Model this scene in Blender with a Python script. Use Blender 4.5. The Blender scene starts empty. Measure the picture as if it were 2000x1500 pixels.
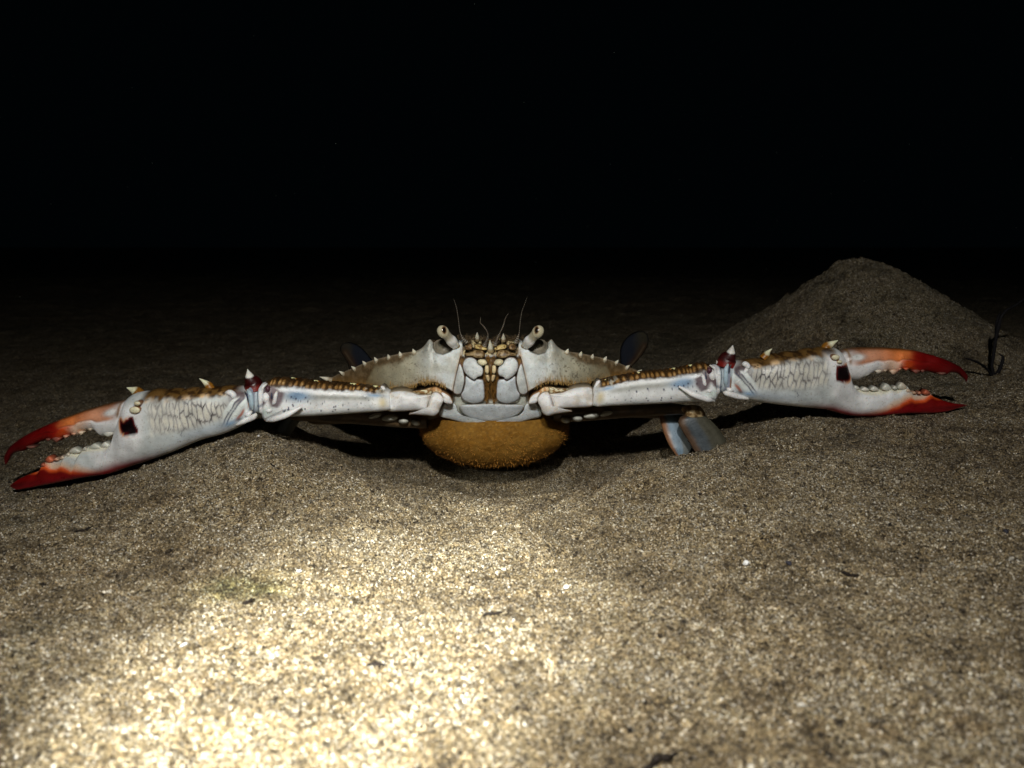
import bpy, math
import numpy as np
from mathutils import Vector

# ------------------------------------------------------------------ camera, world, lamps, exposure
scene = bpy.context.scene
COL = scene.collection
FPX, H, PITCH = 1500.0, 0.125, math.radians(10.2)      # focal length in photo pixels, camera height (m), tilt down

cam_d = bpy.data.cameras.new("camera")
cam_d.sensor_width = 36.0
cam_d.lens = 36.0 * FPX / 2000.0
cam_d.clip_start, cam_d.clip_end = 0.005, 200.0
cam_d.dof.use_dof = True
cam_d.dof.focus_distance = 0.455
cam_d.dof.aperture_fstop = 15.0
cam = bpy.data.objects.new("camera", cam_d)
cam.location = (0, 0, H)
cam.rotation_euler = (math.radians(90) - PITCH, 0, 0)
COL.objects.link(cam)
scene.camera = cam

w = bpy.data.worlds.new("World")
scene.world = w
w.use_nodes = True
bg = w.node_tree.nodes["Background"]
bg.inputs[0].default_value = (0.25, 0.6, 0.8, 1)
bg.inputs[1].default_value = 0.0012                      # open water at night

def spot(name, loc, aim, watts, cone, blend, size, colour):
    d = bpy.data.lights.new(name, 'SPOT')
    d.energy, d.spot_size, d.spot_blend, d.shadow_soft_size, d.color = watts, math.radians(cone), blend, size, colour
    o = bpy.data.objects.new(name, d)
    o.location = loc
    o.rotation_euler = (Vector(aim) - Vector(loc)).to_track_quat('-Z', 'Y').to_euler()
    COL.objects.link(o)

# the diver's torches: one low beside the lens on the left, two above the lens
spot("torch_low", (-0.105, -0.10, 0.20), (-0.047, 0.211, 0.0), 44.0, 26, 1.0, 0.008, (0.98, 1.0, 0.93))
spot("torch_wide", (-0.035, 0.160, 0.205), (-0.035, 0.225, 0.0), 4.0, 116, 1.0, 0.012, (1.0, 0.98, 0.90))
spot("torch_high", (0.0, -0.10, 0.37), (0.0, 0.42, 0.02), 8.8, 120, 0.8, 0.008, (1.0, 0.98, 0.94))

scene.view_settings.view_transform = 'Standard'
scene.view_settings.look = 'None'
scene.view_settings.exposure = 0.0
scene.view_settings.gamma = 1.0

# ------------------------------------------------------------------ helpers
CT, ST = math.cos(PITCH), math.sin(PITCH)
rng = np.random.default_rng(7)

def P(px, py, Y):
    """a point of the photo's frame put at the real distance Y (m)"""
    px, py, Y = np.broadcast_arrays(np.asarray(px, float), np.asarray(py, float), np.asarray(Y, float))
    u, v = (px - 1000) / FPX, -(py - 750) / FPX
    t = Y / (CT + v * ST)
    return np.stack([u * t, Y, H + (v * CT - ST) * t], -1)

def lin(c):
    c = np.asarray(c, float) / 255.0
    return np.where(c <= 0.04045, c / 12.92, ((c + 0.055) / 1.055) ** 2.4)

def pig(r, g, b, k=1.25):
    return np.clip(lin((r, g, b)) * k * (.975, .985, .99), 0, 0.80)

def sstep(a, b, x):
    t = np.clip((x - a) / (b - a), 0, 1)
    return t * t * (3 - 2 * t)

def mix(c, c2, m):
    return c * (1 - m[..., None]) + np.asarray(c2) * m[..., None]

def hash2(ix, iy, s=0):
    h = (ix.astype(np.int64) * 374761393 + iy.astype(np.int64) * 668265263 + s * 974634721) & 0xffffffff
    h = ((h ^ (h >> 13)) * 1274126177) & 0xffffffff
    return ((h ^ (h >> 16)) & 0xffffff) / float(0xffffff)

def noise(x, y, s=0):
    ix, iy = np.floor(x), np.floor(y)
    fx, fy = x - ix, y - iy
    fx, fy = fx * fx * (3 - 2 * fx), fy * fy * (3 - 2 * fy)
    a, b = hash2(ix, iy, s), hash2(ix + 1, iy, s)
    c, d = hash2(ix, iy + 1, s), hash2(ix + 1, iy + 1, s)
    return (a * (1 - fx) + b * fx) * (1 - fy) + (c * (1 - fx) + d * fx) * fy

def fbm(x, y, s=0, o=4):
    r, a = 0, 0.5
    for k in range(o):
        r = r + a * noise(x * 2 ** k + 17.3 * k, y * 2 ** k - 9.1 * k, s + k)
        a *= 0.5
    return r / (1 - 0.5 ** o)

def cells(x, y, s=0, jit=0.8):
    """cell pattern: distance to the nearest border, and the cell's own random number"""
    ix, iy = np.floor(x), np.floor(y)
    f1 = np.full(x.shape, 9.0); f2 = np.full(x.shape, 9.0); rid = np.zeros(x.shape)
    for dx in (-1, 0, 1):
        for dy in (-1, 0, 1):
            cx, cy = ix + dx, iy + dy
            jx = cx + 0.5 + jit * (hash2(cx, cy, s) - 0.5)
            jy = cy + 0.5 + jit * (hash2(cx, cy, s + 5) - 0.5)
            d = np.hypot(x - jx, y - jy)
            near = d < f1
            f2 = np.where(near, f1, np.minimum(f2, d))
            rid = np.where(near, hash2(cx, cy, s + 9), rid)
            f1 = np.where(near, d, f1)
    return f2 - f1, rid

def sd(x, y, poly):
    """signed distance to a polygon, negative inside"""
    poly = np.asarray(poly, float)
    d = np.full(x.shape, 1e9); ins = np.zeros(x.shape, bool)
    for (ax, ay), (bx, by) in zip(poly, np.roll(poly, -1, 0)):
        ex, ey = bx - ax, by - ay
        t = np.clip(((x - ax) * ex + (y - ay) * ey) / (ex * ex + ey * ey + 1e-12), 0, 1)
        d = np.minimum(d, np.hypot(x - ax - t * ex, y - ay - t * ey))
        c = (ay > y) != (by > y)
        ins ^= c & (x < ex * (y - ay) / (ey if abs(ey) > 1e-9 else 1e-9) + ax)
    return np.where(ins, -d, d)

def pmask(x, y, poly, soft):
    return 1 - sstep(-soft, soft, sd(x, y, poly))

def seg(x, y, pts):
    d = np.full(x.shape, 1e9)
    for (ax, ay), (bx, by) in zip(pts[:-1], pts[1:]):
        ex, ey = bx - ax, by - ay
        t = np.clip(((x - ax) * ex + (y - ay) * ey) / (ex * ex + ey * ey + 1e-12), 0, 1)
        d = np.minimum(d, np.hypot(x - ax - t * ex, y - ay - t * ey))
    return d

def cubic(tk, vk, t):
    """smooth curve through the stations, without overshoot"""
    tk, vk = np.asarray(tk, float), np.asarray(vk, float)
    h = np.diff(tk); dl = np.diff(vk) / h
    m = np.zeros_like(vk)
    m[0], m[-1] = dl[0], dl[-1]
    for i in range(1, len(vk) - 1):
        if dl[i - 1] * dl[i] > 0:
            w1, w2 = 2 * h[i] + h[i - 1], h[i] + 2 * h[i - 1]
            m[i] = (w1 + w2) / (w1 / dl[i - 1] + w2 / dl[i])
    i = np.clip(np.searchsorted(tk, t, side='right') - 1, 0, len(h) - 1)
    s = (t - tk[i]) / h[i]
    return ((1 + 2 * s) * (1 - s) ** 2 * vk[i] + s * (1 - s) ** 2 * h[i] * m[i]
            + s * s * (3 - 2 * s) * vk[i + 1] + s * s * (s - 1) * h[i] * m[i + 1])

def smooth_closed(pts, n):
    pts = np.asarray(pts, float)
    k = len(pts)
    out = []
    for j in range(n):
        f = j / n * k; i = int(f); s = f - i
        p0, p1, p2, p3 = (pts[(i + q) % k] for q in (-1, 0, 1, 2))
        out.append(0.5 * (2 * p1 + (p2 - p0) * s + (2 * p0 - 5 * p1 + 4 * p2 - p3) * s * s + (3 * p1 - p0 - 3 * p2 + p3) * s ** 3))
    return np.array(out)

def mesh_obj(name, V, faces, mat, col=None, parent=None, base=(0, 0, 0), smooth=True, extra=None):
    """V: n x 3, faces: list of integer arrays (k x 3 or k x 4)"""
    me = bpy.data.meshes.new(name)
    V = np.asarray(V, np.float32) - np.asarray(base, np.float32)
    me.vertices.add(len(V)); me.vertices.foreach_set("co", V.ravel())
    idx = np.concatenate([f.ravel() for f in faces]).astype(np.int32)
    tot = np.concatenate([np.full(len(f), f.shape[1], np.int32) for f in faces])
    start = np.concatenate([[0], np.cumsum(tot)[:-1]]).astype(np.int32)
    me.loops.add(len(idx)); me.loops.foreach_set("vertex_index", idx)
    me.polygons.add(len(tot)); me.polygons.foreach_set("loop_start", start)
    sm = smooth if isinstance(smooth, np.ndarray) else np.full(len(tot), smooth)
    me.polygons.foreach_set("use_smooth", sm)
    if col is not None:
        a = me.color_attributes.new("Col", 'FLOAT_COLOR', 'POINT')
        a.data.foreach_set("color", np.concatenate([np.clip(col, 0, 1), np.ones((len(V), 1))], 1).astype(np.float32).ravel())
    for k, val in (extra or {}).items():
        a = me.attributes.new(k, 'FLOAT', 'POINT')
        a.data.foreach_set("value", val.astype(np.float32))
    me.update(calc_edges=True); me.validate()
    o = bpy.data.objects.new(name, me)
    me.materials.append(mat)
    COL.objects.link(o)
    if parent is not None:
        o.parent = parent
    return o

def grid_faces(nu, nv, wrap, off=0):
    i, j = np.meshgrid(np.arange(nu - 1), np.arange(nv if wrap else nv - 1), indexing='ij')
    j2 = (j + 1) % nv
    return np.stack([i * nv + j, i * nv + j2, (i + 1) * nv + j2, (i + 1) * nv + j], -1).reshape(-1, 4) + off

class Geo:
    """collects shapes that make up one part"""
    def __init__(self): self.V, self.F, self.C, self.n = [], [], [], 0
    def add(self, V, faces, C):
        self.V.append(V); self.C.append(C)
        self.F += [f + self.n for f in faces]
        self.n += len(V)
    def obj(self, name, mat, parent, base):
        q = [f for f in self.F if f.shape[1] == 4]; t = [f for f in self.F if f.shape[1] == 3]
        fs = ([np.concatenate(q)] if q else []) + ([np.concatenate(t)] if t else [])
        return mesh_obj(name, np.concatenate(self.V), fs, mat, np.concatenate(self.C), parent, base)

def loft(st, colour, nu=120, nv=64, e=2.3, mod=None):
    """st: rows of (top x, top y, bottom x, bottom y, distance, half thickness); a limb segment with closed ends"""
    st = np.asarray(st, float)
    mid = (st[:, 0:2] + st[:, 2:4]) / 2
    tk = np.concatenate([[0], np.cumsum(np.hypot(*np.diff(mid, axis=0).T) + 0.25 * np.hypot(*np.diff(st[:, 0:2], axis=0).T) + 1e-3)])
    tk /= tk[-1]
    u = np.linspace(0, 1, nu)
    s = np.stack([cubic(tk, st[:, k], u) for k in range(6)], -1)
    ph = np.arange(nv) / nv * 2 * math.pi
    ca, sa = np.cos(ph), np.sin(ph)
    a = np.sign(ca) * np.abs(ca) ** (2 / e); b = np.sign(sa) * np.abs(sa) ** (2 / e)
    T, B = P(s[:, 0], s[:, 1], s[:, 4]), P(s[:, 2], s[:, 3], s[:, 4])
    c, A = (T + B) / 2, (T - B) / 2
    U, AA = np.meshgrid(u, a, indexing='ij'); _, BB = np.meshgrid(u, b, indexing='ij')
    px = (s[:, 0] + s[:, 2])[:, None] / 2 + AA * (s[:, 0] - s[:, 2])[:, None] / 2
    py = (s[:, 1] + s[:, 3])[:, None] / 2 + AA * (s[:, 1] - s[:, 3])[:, None] / 2
    k = np.ones_like(U) if mod is None else mod(U, AA, BB, px, py)
    V = c[:, None, :] + (AA * k)[..., None] * A[:, None, :]
    V[..., 1] -= BB * k * s[:, 5][:, None]
    C = colour(px, py, U, (1 - AA) / 2, BB)
    n = nu * nv
    V = np.concatenate([V.reshape(-1, 3), c[:1], c[-1:]]); C = np.concatenate([C.reshape(-1, 3), C[0].mean(0)[None], C[-1].mean(0)[None]])
    j = np.arange(nv); j2 = (j + 1) % nv
    caps = np.concatenate([np.stack([np.full(nv, n), j2, j], -1), np.stack([np.full(nv, n + 1), (nu - 1) * nv + j, (nu - 1) * nv + j2], -1)])
    return V, [grid_faces(nu, nv, True), caps], C

def pillow(poly, depth, bulge, thick, colour, nb=72, nr=18, p=3.0, edge=None):
    """a domed shell plate with a skirt reaching back by THICK; depth(px, py) is where it lies"""
    b = smooth_closed(poly, nb); c0 = b.mean(0)
    r = np.linspace(0, 1, nr + 1)[1:] ** 0.8
    px = c0[0] + r[:, None] * (b[:, 0] - c0[0]); py = c0[1] + r[:, None] * (b[:, 1] - c0[1])
    lift = bulge * np.sqrt(np.clip(1 - r[:, None] ** p, 0, 1)) * np.ones_like(px)
    V = P(px, py, depth(px, py) - lift)
    rr = r[:, None] * np.ones_like(px)
    C = colour(px, py, rr)
    if edge is not None:
        C = mix(C, edge, sstep(0.9, 0.985, rr) * 0.9)
    sk = V[-1].copy(); sk[:, 1] += thick
    Vc = P(c0[0], c0[1], depth(np.array([c0[0]]), np.array([c0[1]])) - bulge).reshape(1, 3)
    bk = sk.mean(0)[None]
    n = nr * nb
    VV = np.concatenate([V.reshape(-1, 3), sk, Vc, bk])
    CC = np.concatenate([C.reshape(-1, 3), C[-1] * 0.9, C[0].mean(0)[None], C[-1].mean(0)[None]])
    j = np.arange(nb); j2 = (j + 1) % nb
    tri = np.concatenate([np.stack([np.full(nb, n + nb), j2, j], -1), np.stack([np.full(nb, n + nb + 1), n + j, n + j2], -1)])
    return VV, [grid_faces(nr + 1, nb, True), tri], CC

def tube(pts, rad, colour, nu=60, nv=10, wob=None):
    """a round strand through 3-D points"""
    pts = np.asarray(pts, float); rad = np.asarray(rad, float)
    tk = np.concatenate([[0], np.cumsum(np.linalg.norm(np.diff(pts, axis=0), axis=1))]); tk /= tk[-1]
    u = np.linspace(0, 1, nu)
    c = np.stack([cubic(tk, pts[:, k], u) for k in range(3)], -1); r = cubic(tk, rad, u)
    if wob is not None: r = r * wob(u)
    d = np.gradient(c, axis=0); d /= np.linalg.norm(d, axis=1)[:, None] + 1e-12
    ref = np.array([0.3, 1.0, 0.2]); ref /= np.linalg.norm(ref)
    n1 = np.cross(d, ref); n1 /= np.linalg.norm(n1, axis=1)[:, None] + 1e-12
    n2 = np.cross(d, n1)
    ph = np.arange(nv) / nv * 2 * math.pi
    V = c[:, None] + r[:, None, None] * (np.cos(ph)[None, :, None] * n1[:, None] + np.sin(ph)[None, :, None] * n2[:, None])
    U = np.repeat(u[:, None], nv, 1)
    C = colour(U)
    n = nu * nv
    VV = np.concatenate([V.reshape(-1, 3), c[:1], c[-1:]]); CC = np.concatenate([C.reshape(-1, 3), C[0, :1], C[-1, :1]])
    j = np.arange(nv); j2 = (j + 1) % nv
    caps = np.concatenate([np.stack([np.full(nv, n), j2, j], -1), np.stack([np.full(nv, n + 1), (nu - 1) * nv + j, (nu - 1) * nv + j2], -1)])
    return VV, [grid_faces(nu, nv, True), caps], CC

def spine(base, tip, Yb, Yt, r, cb, ct, bend=0.0, split=0.45, soft=0.12):
    a, b = P(*base, Yb), P(*tip, Yt)
    m = (a + b) / 2 + np.array([bend, 0, 0])
    return tube([a, m, b], [r, r * 0.62, r * 0.04],
                lambda U: mix(np.broadcast_to(cb, U.shape + (3,)), ct, sstep(split - soft, split + soft, U)), nu=22, nv=14)

def flat(c):
    return lambda px, py, *a: np.broadcast_to(np.asarray(c, float), px.shape + (3,)).copy()

# ------------------------------------------------------------------ materials
def nodes(name):
    m = bpy.data.materials.new(name); m.use_nodes = True
    nt = m.node_tree
    return m, nt, nt.nodes["Principled BSDF"]

def N(nt, t, **kw):
    n = nt.nodes.new(t)
    for k, v in kw.items(): setattr(n, k, v)
    return n

def shell_material(name, rough, spec, bump, scale, sss=0.0, vary=0.2, stain=0.45):
    m, nt, bs = nodes(name)
    L = nt.links.new
    at = N(nt, "ShaderNodeAttribute", attribute_name="Col")
    tc = N(nt, "ShaderNodeTexCoord")
    n1 = N(nt, "ShaderNodeTexNoise"); n1.inputs["Scale"].default_value = scale * 0.22; n1.inputs["Detail"].default_value = 6
    n2 = N(nt, "ShaderNodeTexNoise"); n2.inputs["Scale"].default_value = scale; n2.inputs["Detail"].default_value = 4
    L(tc.outputs["Object"], n1.inputs["Vector"]); L(tc.outputs["Object"], n2.inputs["Vector"])
    mr = N(nt, "ShaderNodeMapRange"); mr.inputs[1].default_value = 0.25; mr.inputs[2].default_value = 0.75
    mr.inputs[3].default_value = 1 - vary * 1.6; mr.inputs[4].default_value = 1 + vary * 0.5
    L(n1.outputs["Fac"], mr.inputs[0])
    vm = N(nt, "ShaderNodeVectorMath", operation='SCALE')
    L(at.outputs["Color"], vm.inputs[0]); L(mr.outputs[0], vm.inputs["Scale"])
    n3 = N(nt, "ShaderNodeTexNoise"); n3.inputs["Scale"].default_value = scale * 1.5; n3.inputs["Detail"].default_value = 3
    L(tc.outputs["Object"], n3.inputs["Vector"])
    m3 = N(nt, "ShaderNodeMapRange"); m3.inputs[1].default_value = 0.60; m3.inputs[2].default_value = 0.68
    m3.inputs[3].default_value = 0.0; m3.inputs[4].default_value = stain
    L(n3.outputs["Fac"], m3.inputs[0])
    st = N(nt, "ShaderNodeMix", data_type='RGBA', blend_type='MULTIPLY')
    L(m3.outputs[0], st.inputs[0]); L(vm.outputs[0], st.inputs[6]); st.inputs[7].default_value = (0.42, 0.36, 0.28, 1)
    L(st.outputs[2], bs.inputs["Base Color"])
    rr = N(nt, "ShaderNodeMapRange"); rr.inputs[1].default_value = 0.3; rr.inputs[2].default_value = 0.7
    rr.inputs[3].default_value = max(rough - 0.1, 0.05); rr.inputs[4].default_value = rough + 0.2
    L(n1.outputs["Fac"], rr.inputs[0]); L(rr.outputs[0], bs.inputs["Roughness"])
    bs.inputs["Specular IOR Level"].default_value = spec
    bs.inputs["Subsurface Weight"].default_value = sss
    bs.inputs["Subsurface Radius"].default_value = (1.0, 0.6, 0.4)
    bs.inputs["Subsurface Scale"].default_value = 0.002
    bp = N(nt, "ShaderNodeBump"); bp.inputs["Strength"].default_value = bump; bp.inputs["Distance"].default_value = 0.0006
    L(n2.outputs["Fac"], bp.inputs["Height"]); L(bp.outputs[0], bs.inputs["Normal"])
    return m

M_SHELL = shell_material("crab_shell", 0.40, 0.35, 0.3, 900, sss=0.25)
M_CLAW = shell_material("claw_shell", 0.34, 0.38, 0.3, 700, sss=0.2)
M_EYE = shell_material("eye_surface", 0.12, 0.5, 0.0, 900, vary=0.03, stain=0.0)
M_EGG = shell_material("egg_sponge", 0.8, 0.12, 0.35, 2200, vary=0.25)
M_LEG = shell_material("leg_shell", 0.38, 0.35, 0.25, 900)
M_BLADE = shell_material("blade_shell", 0.65, 0.06, 0.3, 700)
M_HAIR = shell_material("bristle", 0.6, 0.2, 0.0, 900)
M_TWIG = shell_material("dead_weed", 0.7, 0.2, 1.0, 900, vary=0.4)
M_STONE = shell_material("stone_chip", 0.55, 0.3, 0.8, 1400, vary=0.3)

def sand_material():
    m, nt, bs = nodes("sand")
    L = nt.links.new
    geo = N(nt, "ShaderNodeNewGeometry")
    vo = N(nt, "ShaderNodeTexVoronoi"); vo.inputs["Scale"].default_value = 1900.0
    L(geo.outputs["Position"], vo.inputs["Vector"])
    sx = N(nt, "ShaderNodeSeparateColor"); L(vo.outputs["Color"], sx.inputs[0])
    gr = N(nt, "ShaderNodeAttribute", attribute_name="grain")             # 0 on the sheet, a random 0.01..1 on a loose grain
    gt = N(nt, "ShaderNodeMath", operation='GREATER_THAN'); gt.inputs[1].default_value = 0.001
    L(gr.outputs["Fac"], gt.inputs[0])
    mx = N(nt, "ShaderNodeMix", data_type='FLOAT')
    L(gt.outputs[0], mx.inputs[0]); L(sx.outputs[0], mx.inputs[2]); L(gr.outputs["Fac"], mx.inputs[3])
    cr = N(nt, "ShaderNodeValToRGB"); cr.color_ramp.interpolation = 'LINEAR'
    el = cr.color_ramp.elements
    stops = [(0.0, (0.018, 0.014, 0.011)), (0.20, (0.065, 0.048, 0.029)), (0.33, (0.18, 0.138, 0.080)), (0.55, (0.27, 0.209, 0.119)),
             (0.78, (0.37, 0.293, 0.176)), (0.90, (0.47, 0.40, 0.28)), (0.955, (0.70, 0.65, 0.55)), (1.0, (0.88, 0.85, 0.79))]
    el[0].position, el[0].color = stops[0][0], (*stops[0][1], 1)
    el[1].position, el[1].color = stops[-1][0], (*stops[-1][1], 1)
    for p_, c_ in stops[1:-1]:
        e = el.new(p_); e.color = (*c_, 1)
    L(mx.outputs[0], cr.inputs[0])
    at = N(nt, "ShaderNodeAttribute", attribute_name="Col")
    mm = N(nt, "ShaderNodeMix", data_type='RGBA', blend_type='MULTIPLY'); mm.inputs[0].default_value = 1
    L(cr.outputs[0], mm.inputs[6]); L(at.outputs["Color"], mm.inputs[7])
    v3 = N(nt, "ShaderNodeTexVoronoi"); v3.inputs["Scale"].default_value = 520.0       # coarser grains among the fine ones
    L(geo.outputs["Position"], v3.inputs["Vector"])
    s3 = N(nt, "ShaderNodeSeparateColor"); L(v3.outputs["Color"], s3.inputs[0])
    r3 = N(nt, "ShaderNodeValToRGB"); r3.color_ramp.interpolation = 'CONSTANT'
    e3 = r3.color_ramp.elements
    e3[0].position, e3[0].color = 0.0, (0.42, 0.40, 0.38, 1)
    e3[1].position, e3[1].color = 0.07, (0.86, 0.85, 0.83, 1)
    for p_, c_ in ((0.45, (1.0, 1.0, 0.98)), (0.74, (1.16, 1.15, 1.12)), (0.93, (1.42, 1.42, 1.42))):
        e = e3.new(p_); e.color = (*c_, 1)
    L(s3.outputs[1], r3.inputs[0])
    m4 = N(nt, "ShaderNodeMix", data_type='RGBA', blend_type='MULTIPLY'); m4.inputs[0].default_value = 1; m4.clamp_result = False
    L(mm.outputs[2], m4.inputs[6]); L(r3.outputs[0], m4.inputs[7])
    L(m4.outputs[2], bs.inputs["Base Color"])
    bs.inputs["Roughness"].default_value = 0.5
    bs.inputs["Specular IOR Level"].default_value = 0.35
    v2 = N(nt, "ShaderNodeTexVoronoi"); v2.inputs["Scale"].default_value = 1900.0
    L(geo.outputs["Position"], v2.inputs["Vector"])
    nz = N(nt, "ShaderNodeTexNoise"); nz.inputs["Scale"].default_value = 420.0; nz.inputs["Detail"].default_value = 5
    L(geo.outputs["Position"], nz.inputs["Vector"])
    ad = N(nt, "ShaderNodeMath", operation='MULTIPLY_ADD'); ad.inputs[1].default_value = -0.8
    L(v2.outputs["Distance"], ad.inputs[0]); L(nz.outputs["Fac"], ad.inputs[2])
    bp = N(nt, "ShaderNodeBump"); bp.inputs["Strength"].default_value = 1.0; bp.inputs["Distance"].default_value = 0.0016
    L(ad.outputs[0], bp.inputs["Height"]); L(bp.outputs[0], bs.inputs["Normal"])
    return m
M_SAND = sand_material()

# ------------------------------------------------------------------ the seabed
def ctrl(px, py, Y):
    return tuple(P(px, py, Y))
CP = [(-.45, .02, .004), (-.15, .05, .004), (0, .05, .004), (.15, .05, .008), (.45, .02, .02),
      (-.25, .20, .006), (-.10, .20, .008), (.02, .20, .008), (.15, .20, .012), (.3, .2, .024),
      (-.15, .30, -.002), (0, .30, -.003), (.15, .30, .006), (.28, .30, .03),
      ctrl(0, 980, .405), ctrl(60, 962, .42), ctrl(200, 932, .425), ctrl(340, 888, .425), ctrl(430, 862, .42), ctrl(505, 853, .408), ctrl(590, 874, .405),
      ctrl(700, 925, .40), ctrl(830, 958, .40), ctrl(960, 970, .40), ctrl(1090, 958, .40), ctrl(1200, 925, .40), ctrl(1310, 898, .405),
      ctrl(1430, 866, .428), ctrl(1560, 838, .415), ctrl(1700, 829, .42), ctrl(1800, 820, .425), ctrl(1880, 804, .43), ctrl(1930, 786, .435), ctrl(2000, 764, .44), ctrl(2300, 740, .44),
      (-.10, .45, -.016), (-.05, .455, -.030), (0, .455, -.033), (.05, .455, -.030), (.10, .455, -.014),
      (-.12, .52, -.014), (0, .54, -.016), (.12, .52, -.008),
      (-.30, .48, -.012), (-.20, .48, .004), (-.15, .48, .016), (.13, .48, .008), (.18, .48, .026), (.23, .48, .031), (.29, .49, .033), (.22, .54, .028), (.34, .52, .034),
      (-.5, .45, -.03), (-.5, .8, -.02), (-.2, .7, -.012), (0, .7, -.006), (.2, .7, .008), (.5, .55, .04), (.6, .8, .03),
      (-.8, 1.4, -.02), (0, 1.4, -.01), (.8, 1.4, .01)]
CP = np.array(CP)

def tps(r2):
    return np.where(r2 > 1e-12, r2 * np.log(r2 + 1e-18), 0)
_n = len(CP)
_K = tps(((CP[:, None, :2] - CP[None, :, :2]) ** 2).sum(-1)) + 1e-4 * np.eye(_n)
_A = np.block([[_K, np.c_[np.ones(_n), CP[:, :2]]], [np.c_[np.ones(_n), CP[:, :2]].T, np.zeros((3, 3))]])
_W = np.linalg.solve(_A, np.r_[CP[:, 2], 0, 0, 0])

DUNE = P(1680, 508, .74)
def ground(x, y, fine=True):
    sh = x.shape; x, y = x.ravel(), y.ravel()
    xc, yc = np.clip(x, -.75, .75), np.clip(y, 0, 1.3)
    z = np.zeros_like(x)
    for k in range(_n):
        z += _W[k] * tps((xc - CP[k, 0]) ** 2 + (yc - CP[k, 1]) ** 2)
    z += _W[_n] + _W[_n + 1] * xc + _W[_n + 2] * yc
    z *= 1 - sstep(1.2, 3.0, np.hypot(x, y))
    # the mound behind the right claw: a slumped cone with a rounded top
    dx, dy = (x - DUNE[0]), (y - DUNE[1])
    r = np.sqrt((dx / np.where(dx < 0, .168, .150)) ** 2 + (dy / .17) ** 2 + 0.020)
    r = r * (1 + 0.10 * (noise(x * 11, y * 11, 3) - .5))
    base = 0.014
    z = z + np.maximum(0, 1 - r) ** 1.05 * (DUNE[2] - base) * 1.165
    z += 0.02 * (fbm(x * 1.6 + 3, y * 1.6, 11) - 0.5) * sstep(.6, 1.4, y)
    far = 1 + sstep(.6, 3, y) * 4
    z += 0.0050 * (fbm(x * 14, y * 14, 21, 3) - .5) * far
    if fine:
        z += 0.0030 * (fbm(x * 70, y * 70, 31, 3) - .5) + 0.0030 * (fbm(x * 330, y * 330, 41, 3) - .5)
        pits = np.clip(noise(x * 95, y * 95, 51) - .74, 0, 1) * 4
        z -= 0.0042 * pits
        z += .0040 * (fbm(x * 38 + 2 * noise(x * 20, y * 20, 56), y * 62, 57, 3) - .5) * sstep(.15, .2, y)
        dr = np.exp(-((x - DUNE[0]) ** 2 + (y - DUNE[1]) ** 2) / .02)
        z += dr * (.0045 * (fbm(x * 30, y * 30, 58, 4) - .5) + .004 * (noise(x * 160, y * 160, 59) - .5))
    return z.reshape(sh)

s_in = np.linspace(-.86, .86, 1100)
s_out = np.array([1.0, 1.3, 1.8, 2.6, 4, 7])
ss = np.concatenate([-s_out[::-1], s_in, s_out])
yy = np.concatenate([np.linspace(-3, 0.03, 16), np.geomspace(0.05, 0.9, 620), np.geomspace(0.905, 3.0, 180), np.geomspace(3.05, 60, 60)])
Yg, Sg = np.meshgrid(yy, ss, indexing='ij')
Xg = Sg * (np.abs(Yg) + 0.04)
Zg = ground(Xg, Yg)
SV = np.stack([Xg, Yg, Zg], -1).reshape(-1, 3)

def sand_tint(x, y):
    t = np.ones(x.shape + (3,)) * np.array([1.03, .99, .925])
    t = t * (0.76 + 0.34 * fbm(x * 9, y * 9, 61, 4))[..., None]
    t = t * (0.72 + 0.6 * sstep(.25, .75, fbm(x * 60, y * 60, 67, 3)))[..., None]
    t = t * (0.72 + 0.56 * fbm(x * 230, y * 230, 69, 2))[..., None]
    blot = sstep(.70, .80, noise(x * 48 + 3 * noise(x * 90, y * 90, 77), y * 70, 78)) * sstep(.45, .6, noise(x * 210, y * 210, 79))
    t = mix(t, t * np.array([.30, .26, .22]), blot * .5)
    t = mix(t, t * np.array([.92, .97, 1.0]), sstep(.45, .6, fbm(x * 6, y * 6, 71)))
    alg = .5 * np.exp(-(((x + .098) / .018) ** 2 + ((y - .262) / .012) ** 2)) * (0.4 + .9 * noise(x * 260, y * 260, 73))
    t = mix(t, t * np.array([.72, .92, .42]), np.clip(alg, 0, 1))
    return t
SC = sand_tint(SV[:, 0], SV[:, 1])
SF = [grid_faces(len(yy), len(ss), False)]

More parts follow.
